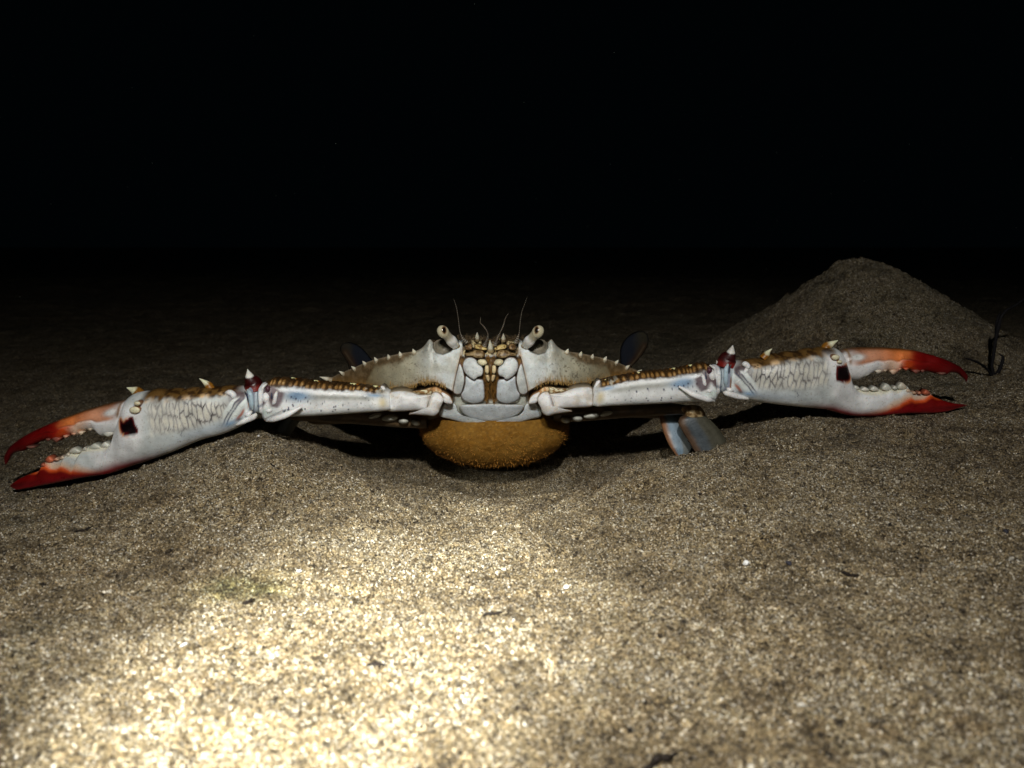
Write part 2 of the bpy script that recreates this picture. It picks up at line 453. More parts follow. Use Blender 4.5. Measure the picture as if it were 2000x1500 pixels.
# loose grains lying on the sheet
def grains(n, y0, y1, r0, r1):
    gy = np.exp(rng.uniform(np.log(y0), np.log(y1), n)) if y1 / y0 > 1.01 else np.full(n, y0)
    gx = rng.uniform(-.82, .82, n) * gy
    gz = ground(gx, gy)
    r = rng.uniform(r0, r1, n) * rng.choice([0.75, 1.0, 1.35], n, p=[.55, .35, .10])
    oc = np.array([[1, 0, 0], [-1, 0, 0], [0, 1, 0], [0, -1, 0], [0, 0, 1], [0, 0, -1]], float)
    V = oc[None] * rng.uniform(.55, 1.25, (n, 6, 1)) + rng.normal(0, .16, (n, 6, 3))
    q = rng.normal(size=(n, 4)); q /= np.linalg.norm(q, axis=1)[:, None]
    a, b, c, d = q.T
    R = np.stack([np.stack([1 - 2 * (c * c + d * d), 2 * (b * c - a * d), 2 * (b * d + a * c)], -1),
                  np.stack([2 * (b * c + a * d), 1 - 2 * (b * b + d * d), 2 * (c * d - a * b)], -1),
                  np.stack([2 * (b * d - a * c), 2 * (c * d + a * b), 1 - 2 * (b * b + c * c)], -1)], 1)
    V = np.einsum('nij,nkj->nki', R, V * r[:, None, None])
    V += np.stack([gx, gy, gz + r * 0.25], -1)[:, None]
    f = np.array([[0, 2, 4], [2, 1, 4], [1, 3, 4], [3, 0, 4], [2, 0, 5], [1, 2, 5], [3, 1, 5], [0, 3, 5]])
    F = f[None] + 6 * np.arange(n)[:, None, None]
    g = np.repeat(np.clip(rng.uniform(.01, 1, n), .01, 1), 6)
    return V.reshape(-1, 3), F.reshape(-1, 3), np.repeat(sand_tint(gx, gy), 6, 0), g

_a, _b = grains(260000, .115, .9, .00024, .00048), grains(3500, .115, .5, .0006, .0010)
_c = grains(22000, .17, .85, .00024, .00048); _c = (_c[0], _c[1], _c[2], .90 + .10 * _c[3])
_b = (np.concatenate([_b[0], _c[0]]), np.concatenate([_b[1], _c[1] + len(_b[0])]), np.concatenate([_b[2], _c[2]]), np.concatenate([_b[3], _c[3]]))
GV, GF, GC, GG = np.concatenate([_a[0], _b[0]]), np.concatenate([_a[1], _b[1] + len(_a[0])]), np.concatenate([_a[2], _b[2]]), np.concatenate([_a[3], _b[3]])
seabed = mesh_obj("seabed", np.concatenate([SV, GV]), [SF[0], GF + len(SV)], M_SAND, np.concatenate([SC, GC]),
                  smooth=np.concatenate([np.ones(len(SF[0]), bool), np.zeros(len(GF), bool)]),
                  extra={"grain": np.concatenate([np.zeros(len(SV)), GG])})
seabed["kind"] = "structure"

# ------------------------------------------------------------------ the crab
BASE = np.array([-.013, .47, -.02])
crab = bpy.data.objects.new("swimming_crab", None)
crab.location = BASE; crab.empty_display_size = 0.05
COL.objects.link(crab)
crab["label"] = "white and brown crab with spread red-tipped claws above its orange egg mass"
crab["category"] = "crab"
AX = 958.0                                                # the animal's plane of symmetry

WHITE = pig(206, 212, 214); CREAM = pig(196, 190, 168); GREY = pig(160, 164, 158)
BROWN = pig(84, 66, 42); DKBROWN = pig(52, 38, 22); GOLD = pig(168, 112, 36); ORANGE = pig(214, 122, 46)
BLACK = pig(10, 8, 8); MAROON = pig(46, 6, 6); PURPLE = pig(74, 48, 54); BLUE = pig(118, 150, 182)
RED = pig(106, 8, 7); DKRED = pig(74, 3, 6); SEAM = pig(92, 62, 34)

def c7(pts):                                              # points measured on a close crop of the face
    return np.array([(840 + u / 5.358, 580 + v / 5.358) for u, v in pts])
def c4(pts):
    return np.array([(1040 + u / 7.5, 640 + v / 7.5) for u, v in pts])
def mirror(pts, drop=0.0):
    q = np.array(pts, float).copy()
    q[:, 1] += drop * np.clip(q[:, 0] - 1060, 0, 400)
    q[:, 0] = 2 * AX - q[:, 0]
    return q[::-1]

ORBIT = c7([(975, 470), (1000, 510), (1050, 570), (1130, 602), (1200, 585), (1232, 530), (1228, 480), (1205, 425), (1120, 400), (1040, 410)])
CHEEK = [(1030, 766), (1040, 760), (1051, 754), (1060, 749.5), (1075, 746), (1095, 746.5), (1112, 750), (1130, 753), (1160, 745), (1200, 735), (1262, 728)]

_top = [(0, 662), (30, 659), (50, 661), (66, 666), (85, 662), (104, 664), (111, 669), (119, 663), (125, 670), (131, 677), (142, 684), (176, 690), (200, 695), (225, 700.5), (248, 708), (270, 717), (295, 727), (322, 740), (345, 748)]
_bot = [(0, 826), (60, 826), (110, 822), (150, 815), (200, 806), (250, 795), (295, 776), (322, 756), (345, 752)]
def ytop(dx, left): return cubic(*zip(*_top), np.abs(dx)) + np.where(dx < 0, 3.0 * sstep(130, 330, np.abs(dx)), 0)
def ybot(dx, left): return cubic(*zip(*_bot), np.abs(dx)) + np.where(dx < 0, 6.0 * sstep(110, 260, np.abs(dx)), 0)
def face_depth(px, py):
    dx = px - AX; ax = np.abs(dx)
    t = np.clip((py - ytop(dx, 0)) / (ybot(dx, 0) - ytop(dx, 0)), 0, 1)
    hgt = (ybot(dx, 0) - ytop(dx, 0)) / 165.0
    return .447 + .058 * (ax / 330) ** 1.9 + hgt * (-.009 * np.sin(math.pi * t ** .8) + .008 * t * t)

def carapace():
    xs = AX + np.linspace(-343, 338, 760)
    n1, nb, nt = 200, 18, 40
    t = np.linspace(0, 1, n1)
    dx = xs - AX
    yt, yb = ytop(dx, 0), ybot(dx, 0)
    px = np.repeat(xs[:, None], n1, 1)
    py = yt[:, None] + t[None] * (yb - yt)[:, None]
    D = face_depth(px, py)
    ax = np.abs(px - AX); sx = AX + ax                          # folded to the right-hand side
    sy = py - np.where(px < AX, 10 * sstep(102, 202, ax) + 9 * sstep(165, 205, ax), 0) * .9
    # relief
    orb = pmask(sx, py, ORBIT, 1.6)
    D = D + .005 * orb * (1 - .45 * np.exp(-(((sx - 1056) / 8) ** 2 + ((py - 676) / 8) ** 2)))
    chy = cubic(*zip(*CHEEK), np.clip(sx, 1030, 1262))
    below = sstep(-1.2, 1.8, sy - chy) * sstep(1026, 1034, sx)
    D = D + .007 * below
    inner_edge = cubic([655, 679, 707, 729, 766, 830], [1006, 1013, 1019, 1024, 1031, 1036], np.clip(py, 655, 830))
    mouth = (1 - sstep(-1.5, 1.5, sx - inner_edge)) * sstep(692, 702, py)
    D = D + .004 * mouth
    pit = (1 - sstep(-2, 2, sx - 1012)) * (1 - sstep(690, 698, py))
    lump = fbm(px * .16, py * .16, 5, 3)
    D = D + pit * (.003 - .006 * (lump - .5))
    tooth_ridge = np.exp(-((sx - 1077 - (py - 667) * .35) / 7.0) ** 2) * sstep(664, 672, py) * (1 - sstep(684, 702, py))
    D = D - .0024 * tooth_ridge
    D = D + .0006 * (fbm(px * .09, py * .09, 8, 4) - .5)
    # pigment, with shade painted in below the cheeks and on the underside
    C = np.broadcast_to(WHITE, px.shape + (3,)).copy()
    C = mix(C, pig(182, 180, 166), sstep(.42, .7, fbm(px * .035, py * .05, 12)) * .55)
    C = mix(C, pig(166, 161, 140), sstep(84, 165, ax + 24 * (fbm(px * .04, py * .04, 2) - .5)))
    C = mix(C, pig(124, 114, 88), sstep(150, 240, ax + 30 * (fbm(px * .05, py * .05, 22) - .5)))
    ln = np.interp(ax, [120, 142, 150, 170, 200, 226, 236, 250, 262, 345], [672, 684, 690, 705, 714, 716, 735, 765, 790, 800])
    bm = sstep(-7, 7, ln - py + 9 * (fbm(px * .12, py * .12, 4) - .5)) * sstep(118, 146, ax)
    C = mix(C, mix(np.broadcast_to(BROWN, C.shape).copy(), pig(112, 92, 66), sstep(.4, .7, fbm(px * .2, py * .13, 6))), bm * .93)
    hair = noise(px * .55, py * .09, 9)
    gold = np.exp(-np.clip(chy - sy, 0, 99) / 6.5) * sstep(1036, 1062, sx)
    C = mix(C, pig(150, 108, 50), np.clip(gold * (0.55 + .7 * hair), 0, 1) * .85)
    low = sstep(22, 4, chy - sy) * sstep(1060, 1080, sx) * (1 - sstep(1165, 1195, sx))
    C = mix(C, pig(136, 122, 88), low * sstep(.5, .75, hair) * .8)
    C = mix(C, pig(96, 58, 22), below * .95)
    C = mix(C, pig(34, 26, 14), below * np.exp(-(((sx - 1091) / 22) ** 2 + ((sy - 753) / 6) ** 2) * 1.3))  # near-black shade of the gap below the cheek, put into the colour
    speck = sstep(.74, .82, noise(px * .33, py * .2, 13)) * np.exp(-(((px - 1120) / 45) ** 2 + ((py - 722) / 20) ** 2))
    speck = speck + .7 * sstep(.83, .88, noise(px * .4, py * .4, 14)) * np.exp(-((ax - 165) / 70) ** 2)
    C = mix(C, pig(70, 62, 46), np.clip(speck, 0, 1) * .8)
    C = mix(C, pig(104, 74, 32), mouth)
    C = mix(C, pig(66, 46, 20), mouth * sstep(.5, .7, fbm(px * .25, py * .12, 17)))
    C = mix(C, pig(168, 170, 160), mouth * sstep(24, 36, ax) * sstep(742, 766, py))
    C = mix(C, pig(176, 176, 166), mouth * sstep(778, 786, py))
    fc = mix(np.broadcast_to(pig(86, 68, 42), C.shape).copy(), pig(182, 166, 126), sstep(.5, .66, lump))
    fc = mix(fc, pig(40, 30, 20), sstep(.52, .36, lump) * .8)
    C = mix(C, fc, pit)
    edge = np.exp(-((sx - inner_edge) / 3.5) ** 2) * sstep(670, 690, py)
    C = mix(C, pig(150, 118, 78), edge * .7)
    C = mix(C, pig(108, 98, 80), orb * .92)
    C = mix(C, pig(150, 142, 124), orb * np.exp(-(((sx - 1057) / 7) ** 2 + ((py - 676) / 7) ** 2)) * .8)
    C = mix(C, pig(104, 98, 84), np.exp(-(sd(sx, py, ORBIT) / 2.0) ** 2) * .45)
    C = mix(C, pig(140, 128, 108), sstep(5, 0, py - yt[:, None]) * sstep(66, 70, ax) * .5)
    under = sstep(803, 812, py) * sstep(100, 116, ax)  # shade on the body's underside, painted as a greyer tone
    C = mix(C, pig(122, 120, 106), under * .7)
    Vf = P(px, py, D)
    # underside, back and roof: the same columns carried round behind
    front_b, front_t = Vf[:, -1], Vf[:, 0]
    wd = np.clip(1 - (np.abs(dx) / 345) ** 2.2, 0.0, 1)
    back = np.maximum(front_b[:, 1], front_t[:, 1]) + .004 + .082 * np.sqrt(wd)
    zb = front_t[:, 2] - .012 * wd - .004
    q = np.linspace(0, 1, nb + 1)[1:]
    Vb = np.zeros((len(xs), nb, 3))
    Vb[..., 0] = front_b[:, None, 0]
    Vb[..., 1] = front_b[:, None, 1] + q * (back - front_b[:, 1])[:, None]
    Vb[..., 2] = front_b[:, None, 2] - (.002 * np.sin(q * math.pi))[None] * wd[:, None] + (q ** 3)[None] * (zb - .004 - front_b[:, 2])[:, None]
    q = np.linspace(0, 1, nt + 1)[:-1]
    Vt = np.zeros((len(xs), nt, 3))
    Vt[..., 0] = front_t[:, None, 0]
    Vt[..., 1] = back[:, None] + q * (front_t[:, 1] - back)[:, None]
    Vt[..., 2] = zb[:, None] + (q ** 1.2)[None] * (front_t[:, 2] - zb)[:, None] + (.0015 * np.sin(math.pi * q) ** .7)[None] * wd[:, None]
    Cb = np.broadcast_to(pig(168, 164, 150), Vb.shape).copy()
    mott = fbm(Vt[..., 0] * 160, Vt[..., 1] * 160, 23)
    Ct = mix(np.broadcast_to(BROWN, Vt.shape).copy(), pig(128, 112, 84), sstep(.5, .65, mott))
    V = np.concatenate([Vf, Vb, Vt], 1); C = np.concatenate([C, Cb, Ct], 1)
    nv = V.shape[1]
    n = len(xs) * nv
    VV = np.concatenate([V.reshape(-1, 3), V[0].mean(0)[None], V[-1].mean(0)[None]])
    CC = np.concatenate([C.reshape(-1, 3), C[0].mean(0)[None], C[-1].mean(0)[None]])
    j = np.arange(nv); j2 = (j + 1) % nv
    caps = np.concatenate([np.stack([np.full(nv, n), j2, j], -1), np.stack([np.full(nv, n + 1), (len(xs) - 1) * nv + j, (len(xs) - 1) * nv + j2], -1)])
    g = Geo(); g.add(VV, [grid_faces(len(xs), nv, True), caps], CC)
    return g.obj("carapace", M_SHELL, crab, BASE)
shell = carapace()

def one(name, geo, mat, parent):
    g = Geo(); g.add(*geo)
    return g.obj(name, mat, parent, BASE)

# teeth along the shell's front edge
BONE = pig(206, 200, 180)
for side in (1, -1):
    teeth = [((1106, 689), (1110, 681), 1.7), ((1133, 694), (1136, 686), 1.6), ((1156, 698), (1158.5, 691), 1.5),
             ((1180, 703), (1185, 696), 1.6), ((1202, 709), (1208, 703), 1.5), ((1222, 718), (1230, 713), 1.5), ((1244, 727), (1254, 722), 1.5),
             ((1268, 738), (1292, 733), 2.0)]
    for b_, t_, r_ in teeth:
        dy = (3.0 * sstep(130, 330, b_[0] - AX)) if side < 0 else 0.0
        b2 = (AX + side * (b_[0] - AX), b_[1] + 2 + dy); t2 = (AX + side * (t_[0] - AX), t_[1] + dy)
        Yb = float(face_depth(np.array([b2[0]]), np.array([b2[1]]))[0])
        one("tooth", spine(b2, t2, Yb + .001, Yb - .001, r_ * .00068 * 1.5, pig(150, 136, 112), BONE, split=.35), M_SHELL, shell)
for b_, t_, r_ in (((958, 686), (957, 664), .0021), ((932, 664), (932, 649), .0016), ((983, 665), (983, 651), .0016), ((1022, 676), (1024, 668), .0014), ((894, 676), (892, 668), .0014)):
    one("tooth", spine(b_, t_, .446, .441, r_, pig(150, 132, 98), pig(208, 204, 186), split=.3), M_SHELL, shell)

# mouth plates
def plate_col(base, var=6):
    def f(px, py, r):
        C = np.broadcast_to(base, px.shape + (3,)).copy()
        C = mix(C, base * .8, sstep(.45, .75, fbm(px * .12, py * .12, 19)) * .5)
        sp = sstep(.9, .93, noise(px * .5, py * .5, 29))
        return mix(C, pig(110, 100, 84), sp * .6)
    return f
UPPER = c7([(715, 735), (760, 700), (785, 655), (835, 630), (890, 640), (922, 690), (920, 750), (893, 805), (845, 848), (800, 870), (765, 842), (722, 825), (706, 785)])
LOWER = c7([(716, 866), (770, 858), (802, 876), (850, 852), (893, 828), (900, 900), (918, 975), (945, 1030), (915, 1085), (820, 1120), (742, 1108), (696, 1070), (692, 985), (700, 900)])
STRIP = c7([(928, 740), (956, 695), (985, 790), (1004, 880), (1022, 985), (1000, 1020), (945, 1016), (920, 950), (903, 870), (912, 800)])
PALP1 = c7([(664, 690), (690, 655), (740, 650), (770, 672), (755, 705), (715, 722), (680, 712)])
PALP2 = c7([(650, 725), (668, 712), (690, 725), (690, 780), (672, 806), (648, 790)])
PALP3 = c7([(646, 822), (664, 812), (684, 822), (674, 862), (652, 888), (640, 860)])
def fd(off): return lambda px, py: face_depth(px, py) - off
for side in (1, -1):
    m_ = (lambda q: q) if side > 0 else mirror
    mp = one("mouthpart", pillow(m_(LOWER), fd(-.001), .0024, .007, plate_col(pig(192, 198, 202)), edge=SEAM, p=3.6), M_SHELL, crab)
    one("upper_plate", pillow(m_(UPPER), fd(.0005), .0026, .007, plate_col(pig(204, 208, 208)), edge=SEAM, p=3.2), M_SHELL, mp)
    one("side_strip", pillow(m_(STRIP), fd(-.0012), .0017, .006, plate_col(pig(190, 194, 192)), edge=pig(96, 44, 26), p=2.4), M_SHELL, mp)
    one("palp", pillow(m_(PALP1), fd(.001), .0022, .006, plate_col(pig(214, 202, 168)), edge=pig(70, 52, 26), nb=40, p=2.2), M_SHELL, mp)
    one("palp", pillow(m_(PALP2), fd(.0018), .0016, .006, plate_col(pig(212, 192, 150)), edge=pig(88, 62, 26), nb=36, p=2.2), M_SHELL, mp)
    one("palp", pillow(m_(PALP3), fd(.0014), .0014, .006, plate_col(pig(204, 180, 136)), edge=pig(88, 62, 26), nb=36, p=2.2), M_SHELL, mp)
    # brow lumps above the mouth
    brow = c7([(690, 610), (720, 560), (790, 555), (850, 580), (905, 595), (890, 618), (830, 620), (780, 640), (720, 640)])
    one("brow_plate", pillow(m_(brow), fd(.0004), .002, .006, lambda px, py, r: mix(np.broadcast_to(pig(150, 128, 92), px.shape + (3,)).copy(), pig(92, 70, 40), sstep(.45, .62, fbm(px * .3, py * .3, 37))), edge=pig(96, 70, 34), nb=48), M_SHELL, crab)
    lip = c7([(668, 545), (700, 510), (760, 495), (800, 505), (790, 540), (740, 552), (690, 560)])
    one("brow_plate", pillow(m_(lip), fd(.0012), .0018, .006, lambda px, py, r: mix(np.broadcast_to(pig(196, 172, 112), px.shape + (3,)).copy(), pig(120, 92, 48), sstep(.5, .62, fbm(px * .3, py * .3, 38))), edge=pig(70, 50, 24), nb=44), M_SHELL, crab)
    knob = c7([(820, 520), (840, 490), (880, 490), (905, 520), (890, 550), (840, 555)])
    one("brow_plate", pillow(m_(knob), fd(.001), .002, .006, lambda px, py, r: mix(np.broadcast_to(pig(140, 112, 76), px.shape + (3,)).copy(), pig(84, 60, 34), sstep(.45, .6, fbm(px * .3, py * .3, 39))), edge=pig(64, 44, 24), nb=36), M_SHELL, crab)

# breast plates below the mouth
ST_MID = c7([(305, 1138), (420, 1128), (630, 1120), (840, 1128), (983, 1134), (965, 1185), (900, 1240), (790, 1280), (630, 1302), (470, 1280), (370, 1240), (322, 1190)])
ST_SIDE = c7([(1000, 1128), (1050, 1112), (1110, 1118), (1150, 1165), (1170, 1215), (1150, 1255), (1050, 1280), (900, 1318), (720, 1332), (645, 1312), (800, 1292), (920, 1246), (975, 1195)])
one("breast_plate", pillow(ST_MID, fd(-.0004), .0016, .010, plate_col(pig(186, 192, 196)), edge=pig(160, 158, 148), nb=96), M_SHELL, crab)
for side in (1, -1):
    m_ = (lambda q: q) if side > 0 else mirror
    one("breast_plate", pillow(m_(ST_SIDE), fd(-.0002), .0016, .010, plate_col(pig(200, 206, 208)), edge=pig(166, 164, 154), nb=96), M_SHELL, crab)

# claw-arm roots
WEDGE = c7([(1030, 1116), (1060, 1040), (1135, 995), (1150, 1010), (1132, 1052), (1122, 1100), (1090, 1118)])
COXA = c4([(72, 1030), (108, 975), (170, 935), (240, 950), (285, 1050), (310, 1150), (362, 1202), (480, 1212), (585, 1228), (480, 1246), (330, 1268), (220, 1292), (148, 1252), (122, 1185), (72, 1085)])
ISCH = c4([(222, 972), (420, 952), (540, 902), (650, 872), (800, 862), (878, 884), (902, 960), (898, 1050), (880, 1150), (700, 1172), (500, 1178), (330, 1186), (280, 1100), (240, 1010)])
FLAP = c4([(885, 960), (892, 880), (930, 795), (965, 766), (998, 778), (985, 850), (945, 930), (905, 1000)])
def root_col(px, py, r):
    C = np.broadcast_to(pig(212, 216, 222), px.shape + (3,)).copy()
    C = mix(C, pig(196, 178, 148), sstep(.55, .7, fbm(px * .08, py * .08, 43)) * .35)
    return C
for side in (1, -1):
    d = 0.10 if side < 0 else 0.0
    m_ = (lambda q: q) if side > 0 else (lambda q: mirror(q, .10))
    o_ = m_(COXA)
    ar = one("arm_root", pillow(m_(ISCH), lambda px, py: np.full(px.shape, .4455), .0055, .014, root_col, edge=pig(150, 132, 106), nb=110, p=2.0), M_SHELL, crab)
    one("hip_plate", pillow(m_(COXA), lambda px, py: np.full(px.shape, .443), .005, .012, root_col, edge=pig(130, 112, 88), nb=110, p=2.2), M_SHELL, ar)
    one("hip_plate", pillow(m_(WEDGE), lambda px, py: np.full(px.shape, .4435), .0025, .010, root_col, edge=pig(178, 128, 74), nb=64, p=2.4), M_SHELL, ar)
    one("flap", pillow(m_(FLAP), lambda px, py: np.full(px.shape, .4435), .002, .008, root_col, edge=pig(120, 110, 100), nb=56, p=2.4), M_SHELL, ar)
    tri = c4([(60, 985), (110, 905), (190, 868), (250, 880), (235, 945), (170, 940), (110, 975)])
    one("joint_skin", pillow(m_(tri), lambda px, py: np.full(px.shape, .4455), .002, .008, lambda px, py, r: mix(np.broadcast_to(pig(170, 126, 82), px.shape + (3,)).copy(), pig(206, 180, 140), sstep(.45, .6, fbm(px * .25, py * .2, 47))), edge=pig(110, 76, 40), nb=56), M_SHELL, ar)
    gl = c4([(235, 950), (180, 880), (260, 862), (360, 880), (470, 890), (540, 895), (480, 935), (360, 962), (280, 968)])
    one("joint_skin", pillow(m_(gl), lambda px, py: np.full(px.shape, .4475), .0022, .006, lambda px, py, r: mix(np.broadcast_to(pig(128, 96, 56), px.shape + (3,)).copy(), pig(204, 196, 166), sstep(.46, .6, fbm(px * .22, py * .35, 48))), edge=pig(60, 40, 18), nb=56), M_SHELL, ar)

# the two claw arms: upper arm, wrist, hand, movable finger
RIGHT = dict(
    upper=[(1160, 752, 1157, 791, .446, .006), (1172, 745, 1166, 793, .445, .0085), (1195, 738, 1192, 791, .444, .0095), (1253, 727, 1253, 788.5, .441, .0095), (1310, 721.5, 1312, 785.5, .438, .0095),
           (1345, 715, 1345, 783.5, .436, .0095), (1372, 710, 1372, 783, .435, .0095), (1388, 712, 1392, 783, .434, .0085), (1395, 722, 1398, 778, .434, .006)],
    wrist=[(1378, 722, 1380, 772, .436, .006), (1390, 713, 1392, 771, .434, .0078), (1400, 712, 1401, 768, .433, .0082), (1412, 710, 1411, 766, .432, .008), (1424, 707, 1421, 768, .432, .0082), (1434, 712, 1428, 768, .433, .007)],
    hand=[(1420, 724, 1413, 762, .433, .005), (1428, 708, 1417, 770, .432, .0075), (1445, 703.5, 1436, 775.5, .431, .009), (1478, 702, 1478, 783, .431, .0105), (1506, 693, 1512, 788, .430, .0115), (1556, 687, 1558, 793, .429, .0125),
          (1600, 680, 1592, 796.5, .429, .0125), (1626, 680, 1612, 799, .428, .0118), (1643, 690, 1630, 804, .428, .010), (1651, 712, 1647, 808.5, .428, .0088), (1657, 738, 1660, 811, .428, .0082),
          (1668, 755, 1678, 812, .428, .0078), (1700, 761, 1700, 812, .428, .0074), (1722, 759, 1722, 811, .428, .007), (1733, 753.5, 1733, 810, .428, .0068), (1745, 758, 1745, 809, .428, .0066), (1757, 751.5, 1757, 808, .428, .0064), (1766, 751.5, 1768, 807, .428, .0062), (1778, 765, 1778, 806.5, .428, .006),
          (1796, 769.5, 1796, 806.5, .428, .0055), (1810, 765.5, 1810, 806.5, .428, .005), (1822, 774, 1822, 806, .428, .0045), (1846, 783, 1845, 803.5, .428, .0034), (1866, 788, 1866, 798, .428, .002), (1888, 790.5, 1888, 791.5, .428, .0004)],
    finger=[(1634, 694, 1634, 722, .428, .005), (1646, 683, 1648, 742, .428, .0075), (1658, 680, 1664, 742, .428, .0082), (1686, 678.5, 1690, 733, .428, .0078), (1704, 678.5, 1706, 726, .428, .0074), (1714, 678.5, 1716, 728.5, .428, .0072), (1728, 679, 1728, 724, .428, .007), (1744, 680, 1744, 730, .428, .0066), (1754, 680.5, 1754, 720.5, .428, .0063),
            (1772, 682.5, 1772, 721, .428, .006), (1792, 686, 1790, 728.5, .428, .0055), (1806, 689.5, 1804, 725, .428, .005), (1830, 696.5, 1828, 729.5, .428, .0044), (1845, 702, 1843, 732, .428, .0038), (1858, 707.5, 1856, 727, .428, .0032), (1874, 716, 1868, 729, .428, .0024), (1884, 726, 1877, 735, .428, .0016), (1890, 736, 1884, 741, .428, .001), (1888, 745, 1886.5, 745.5, .428, .0004)],
    spot=[(1618, 712), (1622, 709), (1644, 709.5), (1648, 722), (1646, 737), (1632, 739), (1617, 735)],
    net=[(1456, 722), (1500, 706), (1560, 699), (1610, 697), (1600, 744), (1540, 752), (1458, 750)],
    white_end=[(1600, 690), (1660, 690), (1700, 750), (1760, 762), (1720, 796), (1650, 795), (1612, 770), (1607, 740)],
    ridges=[([(1461, 714), (1457, 724), (1450, 735), (1442, 745), (1433, 751)], .0013, 'p'), ([(1450, 712), (1455, 711), (1460, 715), (1459, 722)], .0016, 'p'), ([(1449, 722), (1443, 733), (1437, 740)], .0007, 'd'), ([(1466, 726), (1459, 737), (1452, 747)], .0006, 'd'),
            ([(1422, 711), (1418, 724), (1417.5, 742), (1419, 756)], .0013, 'b'), ([(1428, 712), (1423.5, 722), (1423, 738)], .0006, 'd'), ([(1413, 766), (1420, 768), (1436, 773), (1462, 779)], .0016, 'p'), ([(1420, 757), (1426, 762), (1433, 762)], .0014, 'p')],
    joints=[([(1369, 729), (1374, 738), (1376, 748), (1381, 757)], .0011, 'p'), ([(1390, 722), (1391, 734), (1392, 746)], .0019, 'p'), ([(1386, 713), (1396, 720), (1399, 734), (1401, 748)], .0009, 'p'), ([(1377, 724), (1379, 738), (1381, 752)], .0006, 'd'), ([(1384, 742), (1391, 747), (1397, 750)], .0006, 'd'),
            ([(1376, 759), (1386, 763), (1396, 758)], .0014, 'p'), ([(1383, 716), (1386, 724), (1384, 731)], .0014, 'm')],
    low_teeth=[(1672, 757, 7, 4), (1690, 760, 8, 4), (1708, 759, 8, 5), (1732, 756, 9, 7), (1748, 757, 5, 4), (1762, 754, 9, 7), (1774, 763, 5, 4), (1786, 767, 4, 3), (1796, 767, 4, 3), (1810, 766, 7, 5)],
    up_teeth=[(1690, 731, 10, 4), (1716, 726, 7, 4), (1729, 724, 4, 3), (1745, 727, 7, 5), (1757, 721, 4, 3), (1770, 721, 5, 3), (1790, 726, 7, 4), (1802, 725, 4, 3), (1840, 730, 8, 2.5)],
    tip=1888.0, root=1650.0, wr=1418.0, side=1)
